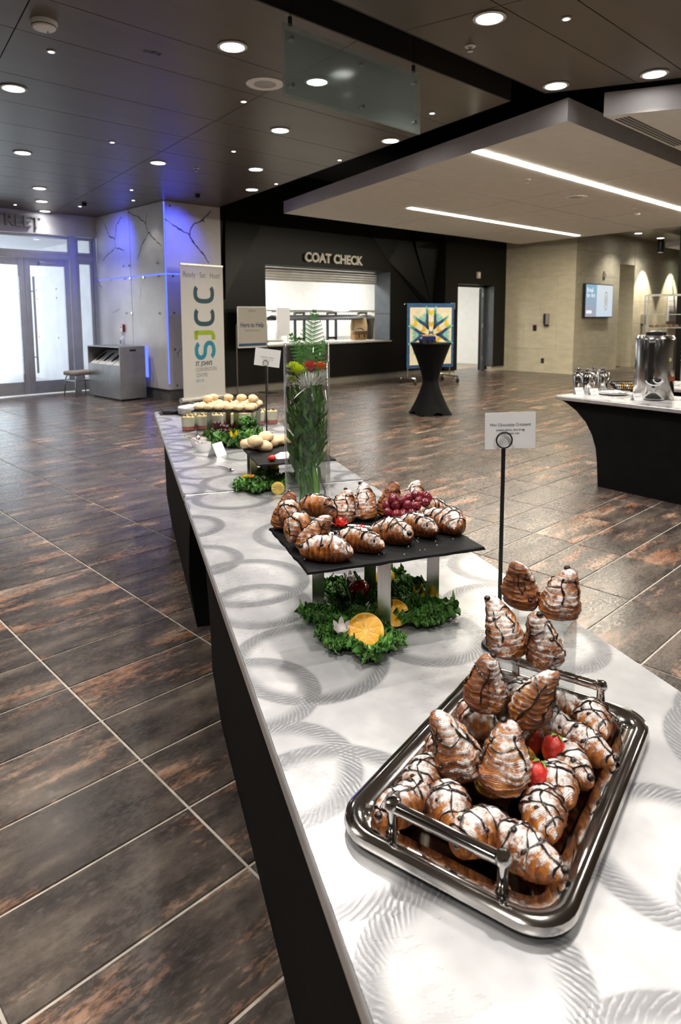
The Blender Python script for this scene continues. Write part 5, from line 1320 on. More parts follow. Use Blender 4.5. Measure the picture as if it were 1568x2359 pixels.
spoon(r2 + Vector((0, 0, .040)), r2 + Vector((0, 0, .115)) - right*.018 + fwdh*.03, 'teaspoon standing up in the peach preserve')
sp = pix(536, 1083, TZ + .005); spoon(sp, pix(499, 1073, TZ + .006), 'teaspoon lying on the bare tabletop')
sp = pix(505, 1048, TZ + .005); spoon(sp, pix(515, 1032, TZ + .006), 'teaspoon lying under the small folded card')
def tent(p, rz, label, w=.07, h=.055, ang=22, txt=None):
    t = thing('tent_card', label, 'sign', p, rz); d = h*math.sin(R(ang)); z = h*math.cos(R(ang))
    for s, nm in ((-1, 'front_leaf'), (1, 'rear_leaf')):
        MB().add([(-w/2, s*d, 0), (w/2, s*d, 0), (w/2, 0, z), (-w/2, 0, z), (-w/2, s*d - s*.0006, 0), (w/2, s*d - s*.0006, 0), (w/2, -s*.0006, z), (-w/2, -s*.0006, z)], [(0,1,2,3),(7,6,5,4),(0,4,5,1),(1,5,6,2),(3,7,4,0),(2,6,7,3)]).build(nm, M_CARD, t, smooth=0)
    if txt: text('lettering', txt, .0105, M_GREYINK, t, (0, -d*.5 - .001, z*.5), (1, 0, 0), (0, d, z), ext=.0001)
tent(pix(500, 1050, TZ), frot + R(62), 'small white folded card seen edge on beside the ramekins', .085, .075, 24)
def plate(p, r, label, n=1, rz=0, group=None):
    for k in range(n):
        t = thing('plate', label, 'plate', p + Vector((0, 0, k*.008)), rz, group)
        MB().lathe([(0, 0), (r*.55, 0), (r*.6, .003), (r*.97, .014), (r, .016), (r*.98, .018), (r*.6, .007), (0, .005)], 40).build('dish', M_PORC, t)
plate(tp(-2.26, .28), .125, 'white dinner plate stacked behind the parfait jars', 6, 0, 'plates behind the parfait jars')
o = MB().grid(lambda u, v: ((u-.5)*.14, (v-.5)*.10, .02 + .010*math.sin(u*8)*v + .006*math.cos(v*9)), 14, 10).build('napkin', M_CARD, smooth=180, loc=tp(-2.26, .28) + Vector((0, 0, .046)), rot=(0, 0, .4)); tag(o, 'crumpled white napkin on the plates behind the jars', 'napkin')
nb = thing('napkin_holder', 'black folded napkin holder at the far corner of the beignet table', 'napkin holder', tp(-2.36, .12), TROT)
MB().box(-.08, -.09, 0, .08, .10, .004).build('holder_base', M_BLACK, nb, bevel=.002)
b = MB(); b.add([(-.07, -.08, .004), (.07, -.08, .004), (.09, .08, .04), (-.09, .09, .055), (-.07, -.085, .002), (.07, -.085, .002), (.09, .085, .034), (-.09, .095, .049)], [(0,1,2,3),(7,6,5,4),(0,4,5,1),(1,5,6,2),(2,6,7,3),(3,7,4,0)]).build('folded_leaf', M_BLACK, nb, smooth=0)
MB().box(-.07, -.07, .004, .06, .07, .028).build('napkin_stack', M_BLACKP, nb, bevel=.003)

# ------------------------------------------------------------------ roll-up banner
M_BAN = pm('banner_print', (0.62, 0.60, 0.57), 0.5, var=0.02)
M_NAVY = pm('deep_teal_ink', (0.012, 0.060, 0.085), 0.5); M_LIMEI = pm('lime_ink', (0.30, 0.42, 0.012), 0.5); M_CYAN = pm('cyan_ink', (0.012, 0.23, 0.34), 0.5)
B0 = Vector((5.90, 9.94, 0)); B1 = Vector((6.81, 10.04, 0)); brz = math.atan2(B1.y - B0.y, B1.x - B0.x); bw = (B1 - B0).length; bh = 2.36
bn = thing('banner_stand', 'tall cream roll-up banner printed with SJCC lettering beside the column', 'banner', B0, brz)
MB().box(0, -.002, .09, bw, .002, bh - .03).build('banner_sheet', M_BAN, bn, smooth=0)
MB().box(-.005, -.012, bh - .035, bw + .005, .012, bh).build('top_rail', M_ALEDGE, bn, bevel=.004)
b = MB(); b.tube([(-.06, 0, .05), (bw + .03, 0, .05)], .048, 16); b.build('base_roller', pm('banner_base', (0.60, 0.58, 0.53), 0.4, 0.3), bn)
for x in (.12, bw - .12): MB().box(x - .02, -.14, 0, x + .02, .14, .012).build('foot', M_ALEDGE, bn, bevel=.003)
MB().tube([(bw/2, .03, .05), (bw/2, .03, bh - .02)], .012, 8).build('support_pole', M_ALEDGE, bn)
fy = -.0030
text('lettering', 'Ready \u00b7 Set \u00b7 Host!', .132, M_GREYINK, bn, (bw/2, fy, 2.17), (1, 0, 0), (0, 0, 1), ext=.0003, xs=.80)
def stroke(path, w, mat, name='logo_letter', closed=False):
    # path in upright letter space (x right, y up); drawn turned a quarter left on the banner
    n = len(path); vs = []; fs = []
    P = [Vector((x, y)) for x, y in path]
    for i, p in enumerate(P):
        t = P[min(i+1, n-1)] - P[max(i-1, 0)]; t.normalize(); nn = Vector((-t.y, t.x)) * (w/2)
        for q in (p + nn, p - nn): vs.append((-q.y, fy, q.x))
    for i in range(n - 1): fs.append((2*i, 2*i+1, 2*i+3, 2*i+2))
    return MB().add(vs, fs).build(name, mat, bn, smooth=0)
def supC(cx, cy, hw, hh, a0, a1, p=2.8, n=40):
    out = []
    for k in range(n + 1):
        a = R(a0 + (a1 - a0)*k/n); c, s = math.cos(a), math.sin(a)
        r = (abs(c)**p + abs(s)**p) ** (-1/p); out.append((cx + hw*r*c, cy + hh*r*s))
    return out
xc = -.485  # banner x of the letter mid line (letters lie along -x when turned)
lw = .080
stroke(supC(1.865, xc, .135, .185, 48, 312), lw, M_NAVY); stroke(supC(1.475, xc, .135, .185, 48, 312), lw, M_NAVY)
jp = [(1.085, xc + .188), (1.165, xc + .188), (1.185, xc + .188), (1.205, xc + .170)]
stroke([(1.075, xc + .190), (1.225, xc + .190)], lw, M_LIMEI); stroke([(1.19, xc + .19), (1.19, xc - .12), (1.18, xc - .165), (1.15, xc - .185), (1.065, xc - .190)], lw, M_LIMEI)
S = supC(.885, xc + .095, .125, .095, 25, 270, 2.2, 24) + supC(.885, xc - .095, .125, .095, 90, -155, 2.2, 24)[1:]
stroke(S, lw, M_CYAN)
for body, z, sz, m_, off in (("ST. JOHN'S", .655, .105, M_NAVY, .003), ('CONVENTION', .552, .096, M_GREYINK, 0), ('CENTRE', .455, .096, M_GREYINK, 0), ('sjcc.ca', .372, .092, M_CYAN, 0)):
    text('lettering', body, sz, m_, bn, (.27, fy, z), (1, 0, 0), (0, 0, 1), ext=.0003, off=off, align='LEFT', xs=.72)

# ------------------------------------------------------------------ poster stand
e0, e1 = pixy(547, 754, 10.2), pixy(613, 754, 10.2); ew = e1.x - e0.x
es = thing('poster_stand', 'chrome floor stand with framed Here to Help poster by the coat check', 'sign stand', (e0.x, 10.2, 0))
M_POST = pm('poster_paper', (0.42, 0.395, 0.34), 0.5, var=0.02)
b = MB(); frame = [(0, .89), (ew, .89), (ew, 1.64), (0, 1.64)]
for (xa, za), (xb, zb) in zip(frame, frame[1:] + frame[:1]): b.bar((xa, 0, za), (xb, 0, zb), .02, .02)
b.build('poster_frame', M_ALEDGE, es, bevel=.002)
MB().box(.01, -.004, .90, ew - .01, .004, 1.63).build('poster', M_POST, es, smooth=0)
MB().box(.015, -.0055, .915, ew - .015, -.004, .965).build('blue_band', pm('blue_band', (0.010, 0.05, 0.12), 0.5), es, smooth=0)
text('lettering', 'Here to Help', .125, pm('navy_ink', (0.010, 0.03, 0.10), 0.5), es, (ew/2, -.005, 1.305), (1, 0, 0), (0, 0, 1), ext=.0003, off=.002, xs=.80)
text('lettering', 'Guest Information', .055, M_GREYINK, es, (ew/2, -.005, 1.205), (1, 0, 0), (0, 0, 1), ext=.0003, xs=.85); text('lettering', 'VERITAS', .055, M_GREYINK, es, (ew/2, -.005, 1.565), (1, 0, 0), (0, 0, 1), ext=.0003, xs=.85)
for x in (-.02, ew + .02): MB().tube([(x, .012, 0.01), (x, .012, 1.32)], .012, 8).build('post', M_STEEL, es)
for x in (-.02, ew + .02): MB().box(x - .10, -.17, 0, x + .10, .19, .012).build('foot_plate', M_BLACK, es, bevel=.003)

# ------------------------------------------------------------------ recycling bin, bottle, stool, alarm
bc = pix(279, 925, 0); bq = pix(335, 919, 0)
bin_ = thing('recycling_station', 'grey steel recycling station with slanted openings beside the column', 'bin', (5.27, 10.96, 0), R(2))
M_BIN = pm('bin_steel', (0.34, 0.34, 0.345), 0.35, 0.6, var=0.1); bd, bwid, bht = 1.22, .49, .95
MB().box(0, 0, .03, bwid, .02, bht).build('end_panel', M_BIN, bin_, bevel=.002); MB().box(0, bd - .02, .03, bwid, bd, bht).build('end_panel', M_BIN, bin_, bevel=.002)
MB().box(0, .02, .03, .02, bd - .02, .62).build('front_panel', M_BIN, bin_, bevel=.002); MB().box(bwid - .02, .02, .03, bwid, bd - .02, bht).build('rear_panel', M_BIN, bin_)
MB().box(-.005, .02, bht - .02, bwid, bd - .02, bht).build('top_panel', M_BIN, bin_, bevel=.002)
MB().box(.05, .1, 0, bwid - .05, bd - .1, .03).build('plinth', M_BLACK, bin_)
n = 4; seg = (bd - .06) / n
for k in range(n):
    y0 = .03 + k*seg + .01; y1 = y0 + seg - .02
    b = MB(); b.add([(.02, y0, .62), (.02, y1, .62), (.36, y1, .86), (.36, y0, .86), (.02, y0, .60), (.02, y1, .60), (.36, y1, .84), (.36, y0, .84)], [(0,1,2,3),(7,6,5,4),(0,4,5,1),(1,5,6,2),(2,6,7,3),(3,7,4,0)]); ld = b.build('slanted_lid', M_CARD, bin_, smooth=0)
    pts = []
    for q in range(18): a = 2*PI*q/18; u = .5 + .32*math.cos(a); v = y0 + (y1-y0)*(.5 + .20*math.sin(a)); pts.append((.02 + .34*u - .002, v, .62 + .24*u + .004))
    MB().add(pts, [tuple(range(18))]).build('slot', M_BLACK, ld, smooth=0)
MB().box(.19, -.003, .865, .31, .0, .90).build('hand_slot', M_BLACK, bin_, smooth=0)
bo = thing('sanitizer_bottle', 'white pump bottle standing on the recycling station', 'bottle', (5.62, 11.55, bht))
MB().lathe([(0, 0), (.038, 0), (.04, .006), (.04, .12), (.03, .145), (.013, .155), (.013, .17), (0, .17)], 20).build('bottle_body', M_PORC, bo)
b = MB(); b.cyl((0, 0, .17), (0, 0, .225), .005, n=8); b.box(-.035, -.006, .222, .012, .006, .232); b.build('pump', M_PORC, bo); MB().box(-.0415, -.02, .03, -.0395, .02, .10).build('label_patch', M_GREYINK, bo, smooth=0)
st = thing('banquet_stool', 'low stool with beige cushion and grey metal legs beside the bin', 'stool', (5.12, 12.3, 0), R(10))
M_BEIGEF = pm('beige_fabric', (0.36, 0.31, 0.26), 0.8, bmp=0.15, bscale=200)
MB().prism(rounded_rect(-.25, -.2, .25, .2, .07), .40, .475).build('cushion', M_BEIGEF, st, bevel=.025, seg=3)
for sx in (-1, 1):
    for sy in (-1, 1): MB().tube([(sx*.17, sy*.15, .40), (sx*.195, sy*.165, .34), (sx*.225, sy*.185, 0.0)], .012, 8).build('leg', M_STEEL, st)
    MB().tube([(sx*.20, -.165, .30), (sx*.20, .165, .30)], .008, 8).build('stretcher', M_STEEL, st)
MB().tube([(-.20, -.165, .30), (.20, -.165, .30)], .008, 8).build('stretcher', M_STEEL, st)
p = pixx(285, 756, XK); t = thing('fire_alarm_pull', 'small red and white fire alarm pull box on the marbled column', 'fire alarm', (XK, p.y, p.z))
MB().box(-.05, -.06, -.07, 0, .06, .07).build('box', pm('alarm_red', (0.30, 0.012, 0.015), 0.4), t, bevel=.004); MB().box(-.053, -.05, -.065, -.05, .052, .065).build('face_plate', M_CARD, t, smooth=0); MB().box(-.056, -.02, .012, -.053, .025, .03).build('pull_bar', M_INK, t, smooth=0)

# ------------------------------------------------------------------ cocktail table with stretch cover, toy truck
HC = Vector((7.90, 6.24, 0)); HH = 1.067
ht = thing('cocktail_table', 'tall round cocktail table in a black stretch cover', 'table', HC, R(20))
def hc(u, v):
    a = u*2*PI; z = v*HH; k = abs(z - .50) / (.50 if z < .5 else .567)
    if z < .50: r = .115 + (.30 - .115) * (1 - z/.50) ** 1.25
    else: r = .115 + (.305 - .115) * ((z - .50)/.567) ** 1.25
    lob = max(0, 1 - z/.42); r *= 1 + lob*.12*math.cos(4*a) + .02*math.sin(9*a + z*9)*(1-k)
    rise = .05*max(0, -math.cos(4*a))*max(0, 1 - z/.15)
    return (r*math.cos(a), r*math.sin(a), z + rise)
MB().grid(hc, 64, 48, closeu=True).build('stretch_cover', M_SPANDEX, ht, smooth=180)
MB().lathe([(0, HH - .004), (.29, HH - .004), (.304, HH - .008), (.306, HH - .02), (.29, HH - .03), (0, HH - .03)], 48).build('table_top', M_SPANDEX, ht)
for k in range(4):
    a = k*PI/2; MB().lathe([(0, 0), (.035, 0), (.035, .025), (0, .03)], 14, (.30*math.cos(a), .30*math.sin(a), 0)).build('foot', M_SPANDEX, ht)
tt = thing('toy_truck', 'small blue toy truck with yellow load on the cocktail table', 'toy', HC + Vector((0, 0, HH - .004)) - right*.05, math.atan2(right.y, right.x) + R(20))
M_TB = pm('toy_blue', (0.012, 0.025, 0.14), 0.3); M_TY = pm('toy_yellow', (0.75, 0.40, 0.01), 0.3)
MB().box(-.12, -.035, .018, .13, .035, .034).build('chassis', M_BLACK, tt)
MB().prism([(-.135, .03), (-.055, .03), (-.055, .10), (-.09, .10), (-.105, .065), (-.135, .06)], -.035, .035, fn=lambda x, z, y: (x, y, z)).build('cab', M_TB, tt, smooth=0, bevel=.004)
MB().box(-.03, -.038, .036, .12, .038, .10).build('cargo_body', M_TB, tt, bevel=.004); MB().box(-.10, -.03, .104, .11, .03, .125).build('ladder_load', M_TY, tt, bevel=.006)
MB().box(-.104, -.030, .068, -.101, .030, .092).build('windscreen', M_CARD, tt, smooth=0)
for x in (-.09, .02, .085):
    for y in (-.038, .038): MB().cyl((x, y - .008, .020), (x, y + .008, .020), .020, n=16).build('wheel', M_RUBBER, tt)

# ------------------------------------------------------------------ quilt on a wheeled rack
QA, QB = Vector((10.92, 9.28, 0)), Vector((12.12, 8.95, 0)); qrz = math.atan2(QB.y - QA.y, QB.x - QA.x); qw, qz0, qz1 = (QB - QA).length, .34, 1.71
rk = thing('garment_rack', 'chrome wheeled rack holding up the star quilt', 'rack', QA, qrz)
MB().tube([(-.04, .03, qz1), (qw + .04, .03, qz1)], .014, 10).build('top_rail', M_CHROME, rk); 
for x in (.06, qw - .06):
    MB().tube([(x, .04, .14), (x, .04, qz1)], .014, 10).build('upright', M_CHROME, rk)
    bb = MB(); bb.tube([(x, -.25, .14), (x, .3, .14)], .014, 10); bs_ = bb.build('base_bar', M_CHROME, rk)
    for y in (-.25, .3):
        c = MB(); c.cyl((x - .012, y, .05), (x + .012, y, .05), .05, n=18); cc = c.build('caster', M_RUBBER, rk); MB().bar((x, y, .05), (x, y, .14), .03, .03).build('caster_fork', M_CHROME, cc)
MB().tube([(.06, .3, .16), (qw - .06, .3, .16)], .012, 10).build('lower_rail', M_CHROME, rk)
ql = thing('star_quilt', 'cream quilt with blue border and teal and yellow star', 'quilt', QA, qrz)
M_QC = pm('quilt_cream', (0.66, 0.60, 0.44), 0.85, bmp=0.3, bscale=80); M_QB = pm('quilt_navy_border', (0.022, 0.075, 0.19), 0.85, bmp=0.3, bscale=80, var=0.4, scale=20)
M_QN = pm('quilt_navy', (0.015, 0.045, 0.12), 0.85); M_QT = pm('quilt_teal', (0.045, 0.24, 0.22), 0.85, var=0.3, scale=25); M_QL = pm('quilt_aqua', (0.20, 0.46, 0.40), 0.85, var=0.2, scale=25); M_QY = pm('quilt_yellow', (0.66, 0.47, 0.02), 0.85); M_QG = pm('quilt_gold', (0.55, 0.36, 0.02), 0.85)
MB().grid(lambda u, v: (u*qw, -.012 + .006*math.sin(u*7)*(1-v), qz0 + (qz1 + .02 - qz0)*v), 24, 24).build('backing', M_QB, ql, smooth=180)
bwq = .07
def patch(name, pts, m_, dy=.022):
    n = len(pts); vs = [(x, -dy, z) for x, z in pts] + [(x, -dy + .004, z) for x, z in pts]
    MB().add(vs, [tuple(range(n)), tuple(range(2*n - 1, n - 1, -1))] + [(i, i + n, (i+1) % n + n, (i+1) % n) for i in range(n)]).build(name, m_, ql, smooth=0)
patch('cream_field', [(bwq, qz0 + bwq), (qw - bwq, qz0 + bwq), (qw - bwq, qz1 - bwq), (bwq, qz1 - bwq)], M_QC, .020)
cx_, cz_ = qw/2, qz1 - .655
def polar(fr, pts): # pts in (across, along) about the star centre
    c, s = math.cos(fr), math.sin(fr); return [(cx_ + a*c + r*s, cz_ - a*s + r*c) for a, r in pts]
for k in range(6):
    fr = R(60*k); h = .072; w = .066
    for s in (-1, 1):
        for r0, r1, m_ in ((.10, .31, M_QN), (.31, .42, M_QN), (.42, .50, M_QT), (.50, .57, M_QL)):
            sk = .05; patch('patch', polar(fr, [(s*h, r0), (s*(h + w), r0 + sk), (s*(h + w), r1 + sk), (s*h, r1)][::s]), m_, .0245)
    for r0, m_ in ((.21, M_QG), (.46, M_QY)):
        patch('patch', polar(fr, [(-h*.95, r0), (0, r0 - .045), (h*.95, r0), (h*.95, r0 + .085), (0, r0 + .045), (-h*.95, r0 + .085)]), m_, .0245)
    patch('patch', polar(fr, [(-h*.95, .10), (0, .02), (h*.95, .10), (0, .06)]), M_QN, .0245)
    f2 = fr + R(30)
    for a, r, m_ in ((0, .30, M_QT), (-.055, .36, M_QL), (.055, .36, M_QL), (0, .40, M_QL), (-.05, .44, M_QL), (.05, .44, M_QL)):
        if 60*k + 30 in (90, 270) or True: patch('patch', polar(f2, [(a, r - .055), (a + .035, r - .01), (a + .035, r + .065), (a, r + .03), (a - .035, r + .065), (a - .035, r - .01)]), m_, .0235 + .0003*(r < .4))

# ------------------------------------------------------------------ coffee table things
UC = pix(1524, 921, TZ) + fwdh*.16
ur = thing('coffee_urn', 'tall stainless steel coffee urn with black tap on the serving table', 'coffee urn', (UC.x, UC.y, TZ), math.atan2(right.y, right.x) + R(-8))
M_URN = pm('urn_steel', (0.60, 0.585, 0.56), 0.17, 1.0, var=0.10, scale=20, stretch=(14, 14, .3))
MB().lathe([(0, .0), (.155, .0), (.160, .01), (.160, .50), (.155, .512), (.150, .52), (0, .52)], 48).build('tank', M_URN, ur)
MB().lathe([(.150, .52), (.140, .535), (.05, .54), (0, .54)], 40).build('lid', M_URN, ur); b = MB(); b.lathe([(0, .54), (.06, .54), (.06, .565), (.03, .575), (0, .575)], 20); b.bar((-.08, 0, .55), (.08, 0, .55), .03, .025); b.build('lid_knob', M_BLACK, ur)
fxu = lambda a, r: (r*math.sin(R(a)), -r*math.cos(R(a)))
x, y = fxu(-28, .163); b = MB(); b.box(x - .022, y - .012, .13, x + .022, y + .02, .50); g_ = b.build('sight_gauge', M_BLACK, ur, bevel=.006); 
b = MB(); b.ball((x, y - .012, .485), .040, .008, .016, 16, 8); b.build('name_badge', M_BLACK, ur); text('lettering', 'BUNN', .020, M_CARD, ur, (x, y - .0215, .485), (1, 0, 0), (0, 0, 1), ext=.0003)
x, y = fxu(-20, .18); b = MB(); b.box(x - .02, y - .03, .135, x + .075, y + .03, .17); b.cyl((x - .005, y - .04, .105), (x - .005, y - .04, .16), .013, n=12); b.build('tap', M_BLACK, ur, bevel=.004)
b = MB(); b.tube([(x + .025 + .035*math.cos(a), y - .05, .175 + .03*math.sin(a)) for a in [R(10 - 20*q) for q in range(11)]], .005, 8); b.tube([(x - .10 + .0*q, y - .06, .19 - .0*q) for q in range(2)], .004, 6) if False else None
b.build('tap_lever', M_CARD, ur); b = MB(); b.tube([(x - .07 + .075*math.cos(R(200 + 14*q)) + .07, y - .05, .185 + .06*math.sin(R(200 + 14*q))) for q in range(11)], .006, 8); b.build('handle_loop', M_PORC, ur)
x, y = fxu(30, .1605); b = MB(); b.box(x - .042, y - .002, .155, x + .042, y + .002, .195); o = b.build('warning_label', pm('warning_label', (0.28, 0.06, 0.02), 0.5), ur, smooth=0); o.rotation_euler = (0, 0, 0); 
x, y = fxu(28, .1600); MB().ball((x, y, .335), .016, .004, .016, 12, 8).build('sticker', pm('lime_sticker', (0.45, 0.55, 0.15), 0.5), ur)
dp = thing('drip_saucer', 'white saucer with dark liner under the coffee urn tap', 'saucer', pix(1503, 921, TZ)); MB().lathe([(0, 0), (.045, 0), (.085, .010), (.087, .013), (.08, .013), (.04, .005), (0, .005)], 32).build('saucer', M_PORC, dp); MB().lathe([(0, .012), (.065, .012), (.066, .016), (0, .017)], 28).build('liner', M_BLACK, dp)
def creamer(px, py, label, dv=Vector((0, 0, 0))):
    p = pix(px, py, TZ) + dv; t = thing('milk_jug', label, 'jug', p, math.atan2(right.y, right.x), 'chrome milk jugs')
    MB().lathe([(0, 0), (.044, 0), (.046, .006), (.046, .125), (.040, .150), (.030, .165), (.030, .185), (.034, .19), (.026, .20), (0, .202)], 28).build('jug_body', M_CHROME, t)
    b = MB(); b.box(-.016, -.012, .195, .020, .012, .215); b.tube([(-.03, 0, .20), (-.045, 0, .205), (-.038, 0, .21)], .006, 6); b.build('lid', M_CHROME, t, bevel=.003)
    MB().tube([(.030, 0, .18), (.062, 0, .175), (.066, 0, .12), (.045, 0, .07)], .007, 8).build('handle', M_CHROME, t); MB().bar((-.034, 0, .175), (-.052, 0, .19), .018, .012).build('spout', M_CHROME, t)
creamer(1350, 903, 'polished chrome milk jug standing behind its folded card'); creamer(1386, 900, 'polished chrome milk jug standing behind its folded card')
creamer(1350, 903, 'polished chrome milk jug tucked behind another jug', fwdh*.11 - right*.035); creamer(1386, 900, 'polished chrome milk jug tucked behind another jug', fwdh*.11 - right*.035)
for px, py, tx, lab in ((1332, 907, 'COFFEE MILK', 'small folded card lettered coffee milk before a jug'), (1366, 909, 'MILK', 'small folded card lettered milk beside the plate'), (1466, 921, 'DECAF TEA', 'small folded card between the plate and the urn')): tent(pix(px, py, TZ), frot + R(10), lab, .085, .062, 24, tx)
pl_ = pix(1420, 911, TZ) + fwdh*.08; plate(pl_, .14, 'white oval plate with a napkin on the coffee table', 1)
nk = MB().grid(lambda u, v: ((u-.5)*.20, (v-.5)*.15, .012 + .012*math.sin(u*5)*math.sin(v*4) + .004*math.sin(u*22 + v*9)), 22, 16).build('napkin', M_CARD, smooth=180, loc=pl_ + Vector((0, 0, .012)), rot=(0, 0, frot)); tag(nk, 'patterned white napkin folded on the oval plate', 'napkin')
for k in range(5): MB().tube([((-.08 + .03*k) + .012*math.sin(q), -.05 + .012*q, .030 + .012*math.sin((.1 + .15*k)*5)*math.sin(q*.3)) for q in range(8)], .0016, 4).build('printed_line', M_GREYINK, nk)
bk = thing('wire_basket', 'low black basket with yellow sugar packets beside the urn', 'basket', pix(1447, 899, TZ) + fwdh*.06, frot)
b = MB()
for k in range(40):
    a = 2*PI*k/40; b.tube([(.10*math.cos(a), .085*math.sin(a), .004), (.155*math.cos(a + .12), .125*math.sin(a + .12), .065)], .004, 4)
for r_, z in ((.10, .004), (.13, .035), (.155, .065)): b.tube([(r_*math.cos(2*PI*k/40), r_*.82*math.sin(2*PI*k/40), z) for k in range(40)], .005, 6, closed=True)
b.build('wire_weave', M_BLACKM, bk); MB().lathe([(0, .004), (.12, .006)], 28, sy=.82).build('basket_floor', M_BLACK, bk)
for k in range(9):
    o = MB().box(-.03, -.003, 0, .03, .003, .05).build('sugar_packet', (M_TY, M_CARD)[k % 3 == 0], bk, smooth=0); o.location = (-.06 + .015*k, rnd(-.03, .03), .012); o.rotation_euler = (rnd(-.9, -.4), rnd(-.4, .4), rnd(-.5, .5))

# ------------------------------------------------------------------ cloakroom contents
M_REV = pm('lit_tint_reveal', (0.13, 0.15, 0.175), 0.4, 0.2)  # lighter grey-blue paints the cloakroom light onto the black jambs
b = MB(); b.box(xr - .012, YB + .01, 1.52, xr, YB + .49, zlin - .005); b.build('lit_tint_reveal', M_REV, wb, smooth=0); b = MB(); b.box(xr - .012, YB + .01, zsill + .04, xr, YB + .49, 1.51); b.build('lit_tint_reveal', M_REV, wb, smooth=0)
b = MB(); b.box(xd1 - .010, Y2 + .01, .14, xd1, Y2 + .24, zd - .01); b.build('lit_tint_reveal', M_REV, wb2, smooth=0)
YR = 12.6; ra, rb = pixy(625, 718, YR), pixy(870, 718, YR); zr_ = ra.z
cr = thing('coat_rack', 'long chrome coat rail on dark posts in the cloakroom', 'coat rack', (ra.x, YR, 0))
LR = rb.x - ra.x + .9
MB().tube([(0, 0, zr_), (LR, 0, zr_)], .016, 8).build('hanging_rail', M_CHROME, cr); MB().tube([(0, .3, zr_ + .03), (LR, .3, zr_ + .03)], .016, 8).build('hanging_rail', M_CHROME, cr)
for x in (.85, 1.15, 1.95, 2.25, 3.1, 3.4, 4.4, 4.7): MB().bar((x, .15, 0), (x, .15, zr_ - .02), .05, .05).build('post', pm('slate_post', (0.06, 0.08, 0.10), 0.5), cr, smooth=0)
for x in (.85, 1.95, 3.1, 4.4):
    MB().bar((x, .15, .9), (x + .3, .15, .9), .05, .05).build('crossbar', M_BLACK, cr, smooth=0); MB().bar((x, .15, zr_ - .03), (x + .3, .15, zr_ - .03), .05, .05).build('crossbar', M_BLACK, cr, smooth=0)
hb = MB(); hb.tube([(0, -.22, -.20), (0, -.17, -.17), (0, 0, -.09), (0, .17, -.17), (0, .22, -.20)], [.018, .026, .024, .026, .018], 6); hb.tube([(0, -.20, -.19), (0, .20, -.19)], .010, 5); hm = hb.mesh('hanger', M_BLACK, 60)
hk = MB(); hk.tube([(0, 0, -.09), (0, 0, -.03), (0, .02, 0), (0, 0, .02), (0, -.02, .005)], .003, 5); hkm = hk.mesh('hook', M_CHROME, 60)
for k in range(58):
    o = bpy.data.objects.new('coat_hanger', hm); link(o); o.location = (ra.x + .02 + k*LR/58, YR, zr_ - .004); o.rotation_euler = (0, 0, R(38)); tag(o, 'black coat hanger on the cloakroom rail', 'hanger', 'coat hangers on the cloakroom rail')
    h = bpy.data.objects.new('hook', hkm); link(h, o)
def coat(x, y, z1, w, h, mat, label, name='coat'):
    t = thing(name, label, 'coat', (x, y, z1), R(38)); rs = random.Random(int(x*100))
    def f(u, v):
        a = u*2*PI; k = .35 + .65*min(1, v*4); return (.06*math.cos(a)*(1 + .5*v), w/2*k*math.sin(a)*(1 + .12*math.sin(a*5 + v*3)), -h*v)
    MB().grid(f, 28, 14, closeu=True).build('coat_body', mat, t, smooth=180)
    for s in (-1, 1): MB().tube([(0, s*w*.40, -.08), (.01, s*w*.52, -.3), (.02, s*w*.50, -.62)], [.06, .055, .045], 10).build('sleeve', mat, t)
    MB().tube([(.05*math.cos(a), .08*math.sin(a), -.01) for a in [k*PI/4 for k in range(8)]], .018, 6, closed=True).build('collar', mat, t)
M_TAN = pm('camel_cloth', (0.48, 0.34, 0.17), 0.85); M_CREAMC = pm('cream_cloth', (0.62, 0.55, 0.40), 0.85); M_DARKC = pm('dark_cloth', (0.05, 0.04, 0.035), 0.85)
for px, m_, w, lab in ((828, M_TAN, .34, 'camel coloured coat hanging on the cloakroom rail'), (842, M_DARKC, .34, 'dark coat hanging between two lighter coats'), (860, M_CREAMC, .36, 'cream coat hanging by the edge of the coat check opening')):
    p = pixy(px, 735, YR - .05); coat(p.x, YR - .02, zr_ - .09, w, .95, m_, lab)
p = pixy(824, 783, YB + .75); bg = thing('satchel', 'tan leather satchel resting behind the coat check counter', 'bag', (p.x, YB + .72, zsill + .035)); M_SAT = pm('tan_leather', (0.34, 0.20, 0.08), 0.55, bmp=0.15)
MB().prism(rounded_rect(-.22, -.09, .22, .09, .05), 0, .20).build('bag_body', M_SAT, bg, bevel=.02, seg=3); MB().prism(rounded_rect(-.225, -.10, .225, .02, .04), .12, .215).build('flap', pm('brown_leather', (0.16, 0.09, 0.04), 0.5), bg, bevel=.015); MB().tube([(-.2, 0, .2), (-.08, 0, .27), (.08, 0, .27), (.2, 0, .2)], .012, 8).build('strap', M_BLACK, bg)
for x in (-.09, .09): MB().box(x - .015, -.104, .05, x + .015, -.098, .14).build('buckle_strap', M_BLACK, bg, smooth=0)
o = MB().box(xl + .2, YB + .6, zsill - .03, xr - .05, YB + .95, zsill + .035).build('work_shelf', M_CARD, bevel=.004); tag(o, 'white work shelf behind the coat check counter', 'shelf')
p = pixy(652, 741, 11.9); wbz = thing('white_board', 'blank white board on legs inside the coat check', 'board', (p.x, 11.9, 0)); MB().box(-.19, -.01, 1.02, .19, .01, 1.66).build('board', M_CARD, wbz, smooth=0, bevel=.003)
for x in (-.15, .15): MB().bar((x, .02, 0), (x, .02, 1.6), .02, .02).build('leg', M_ALEDGE, wbz)
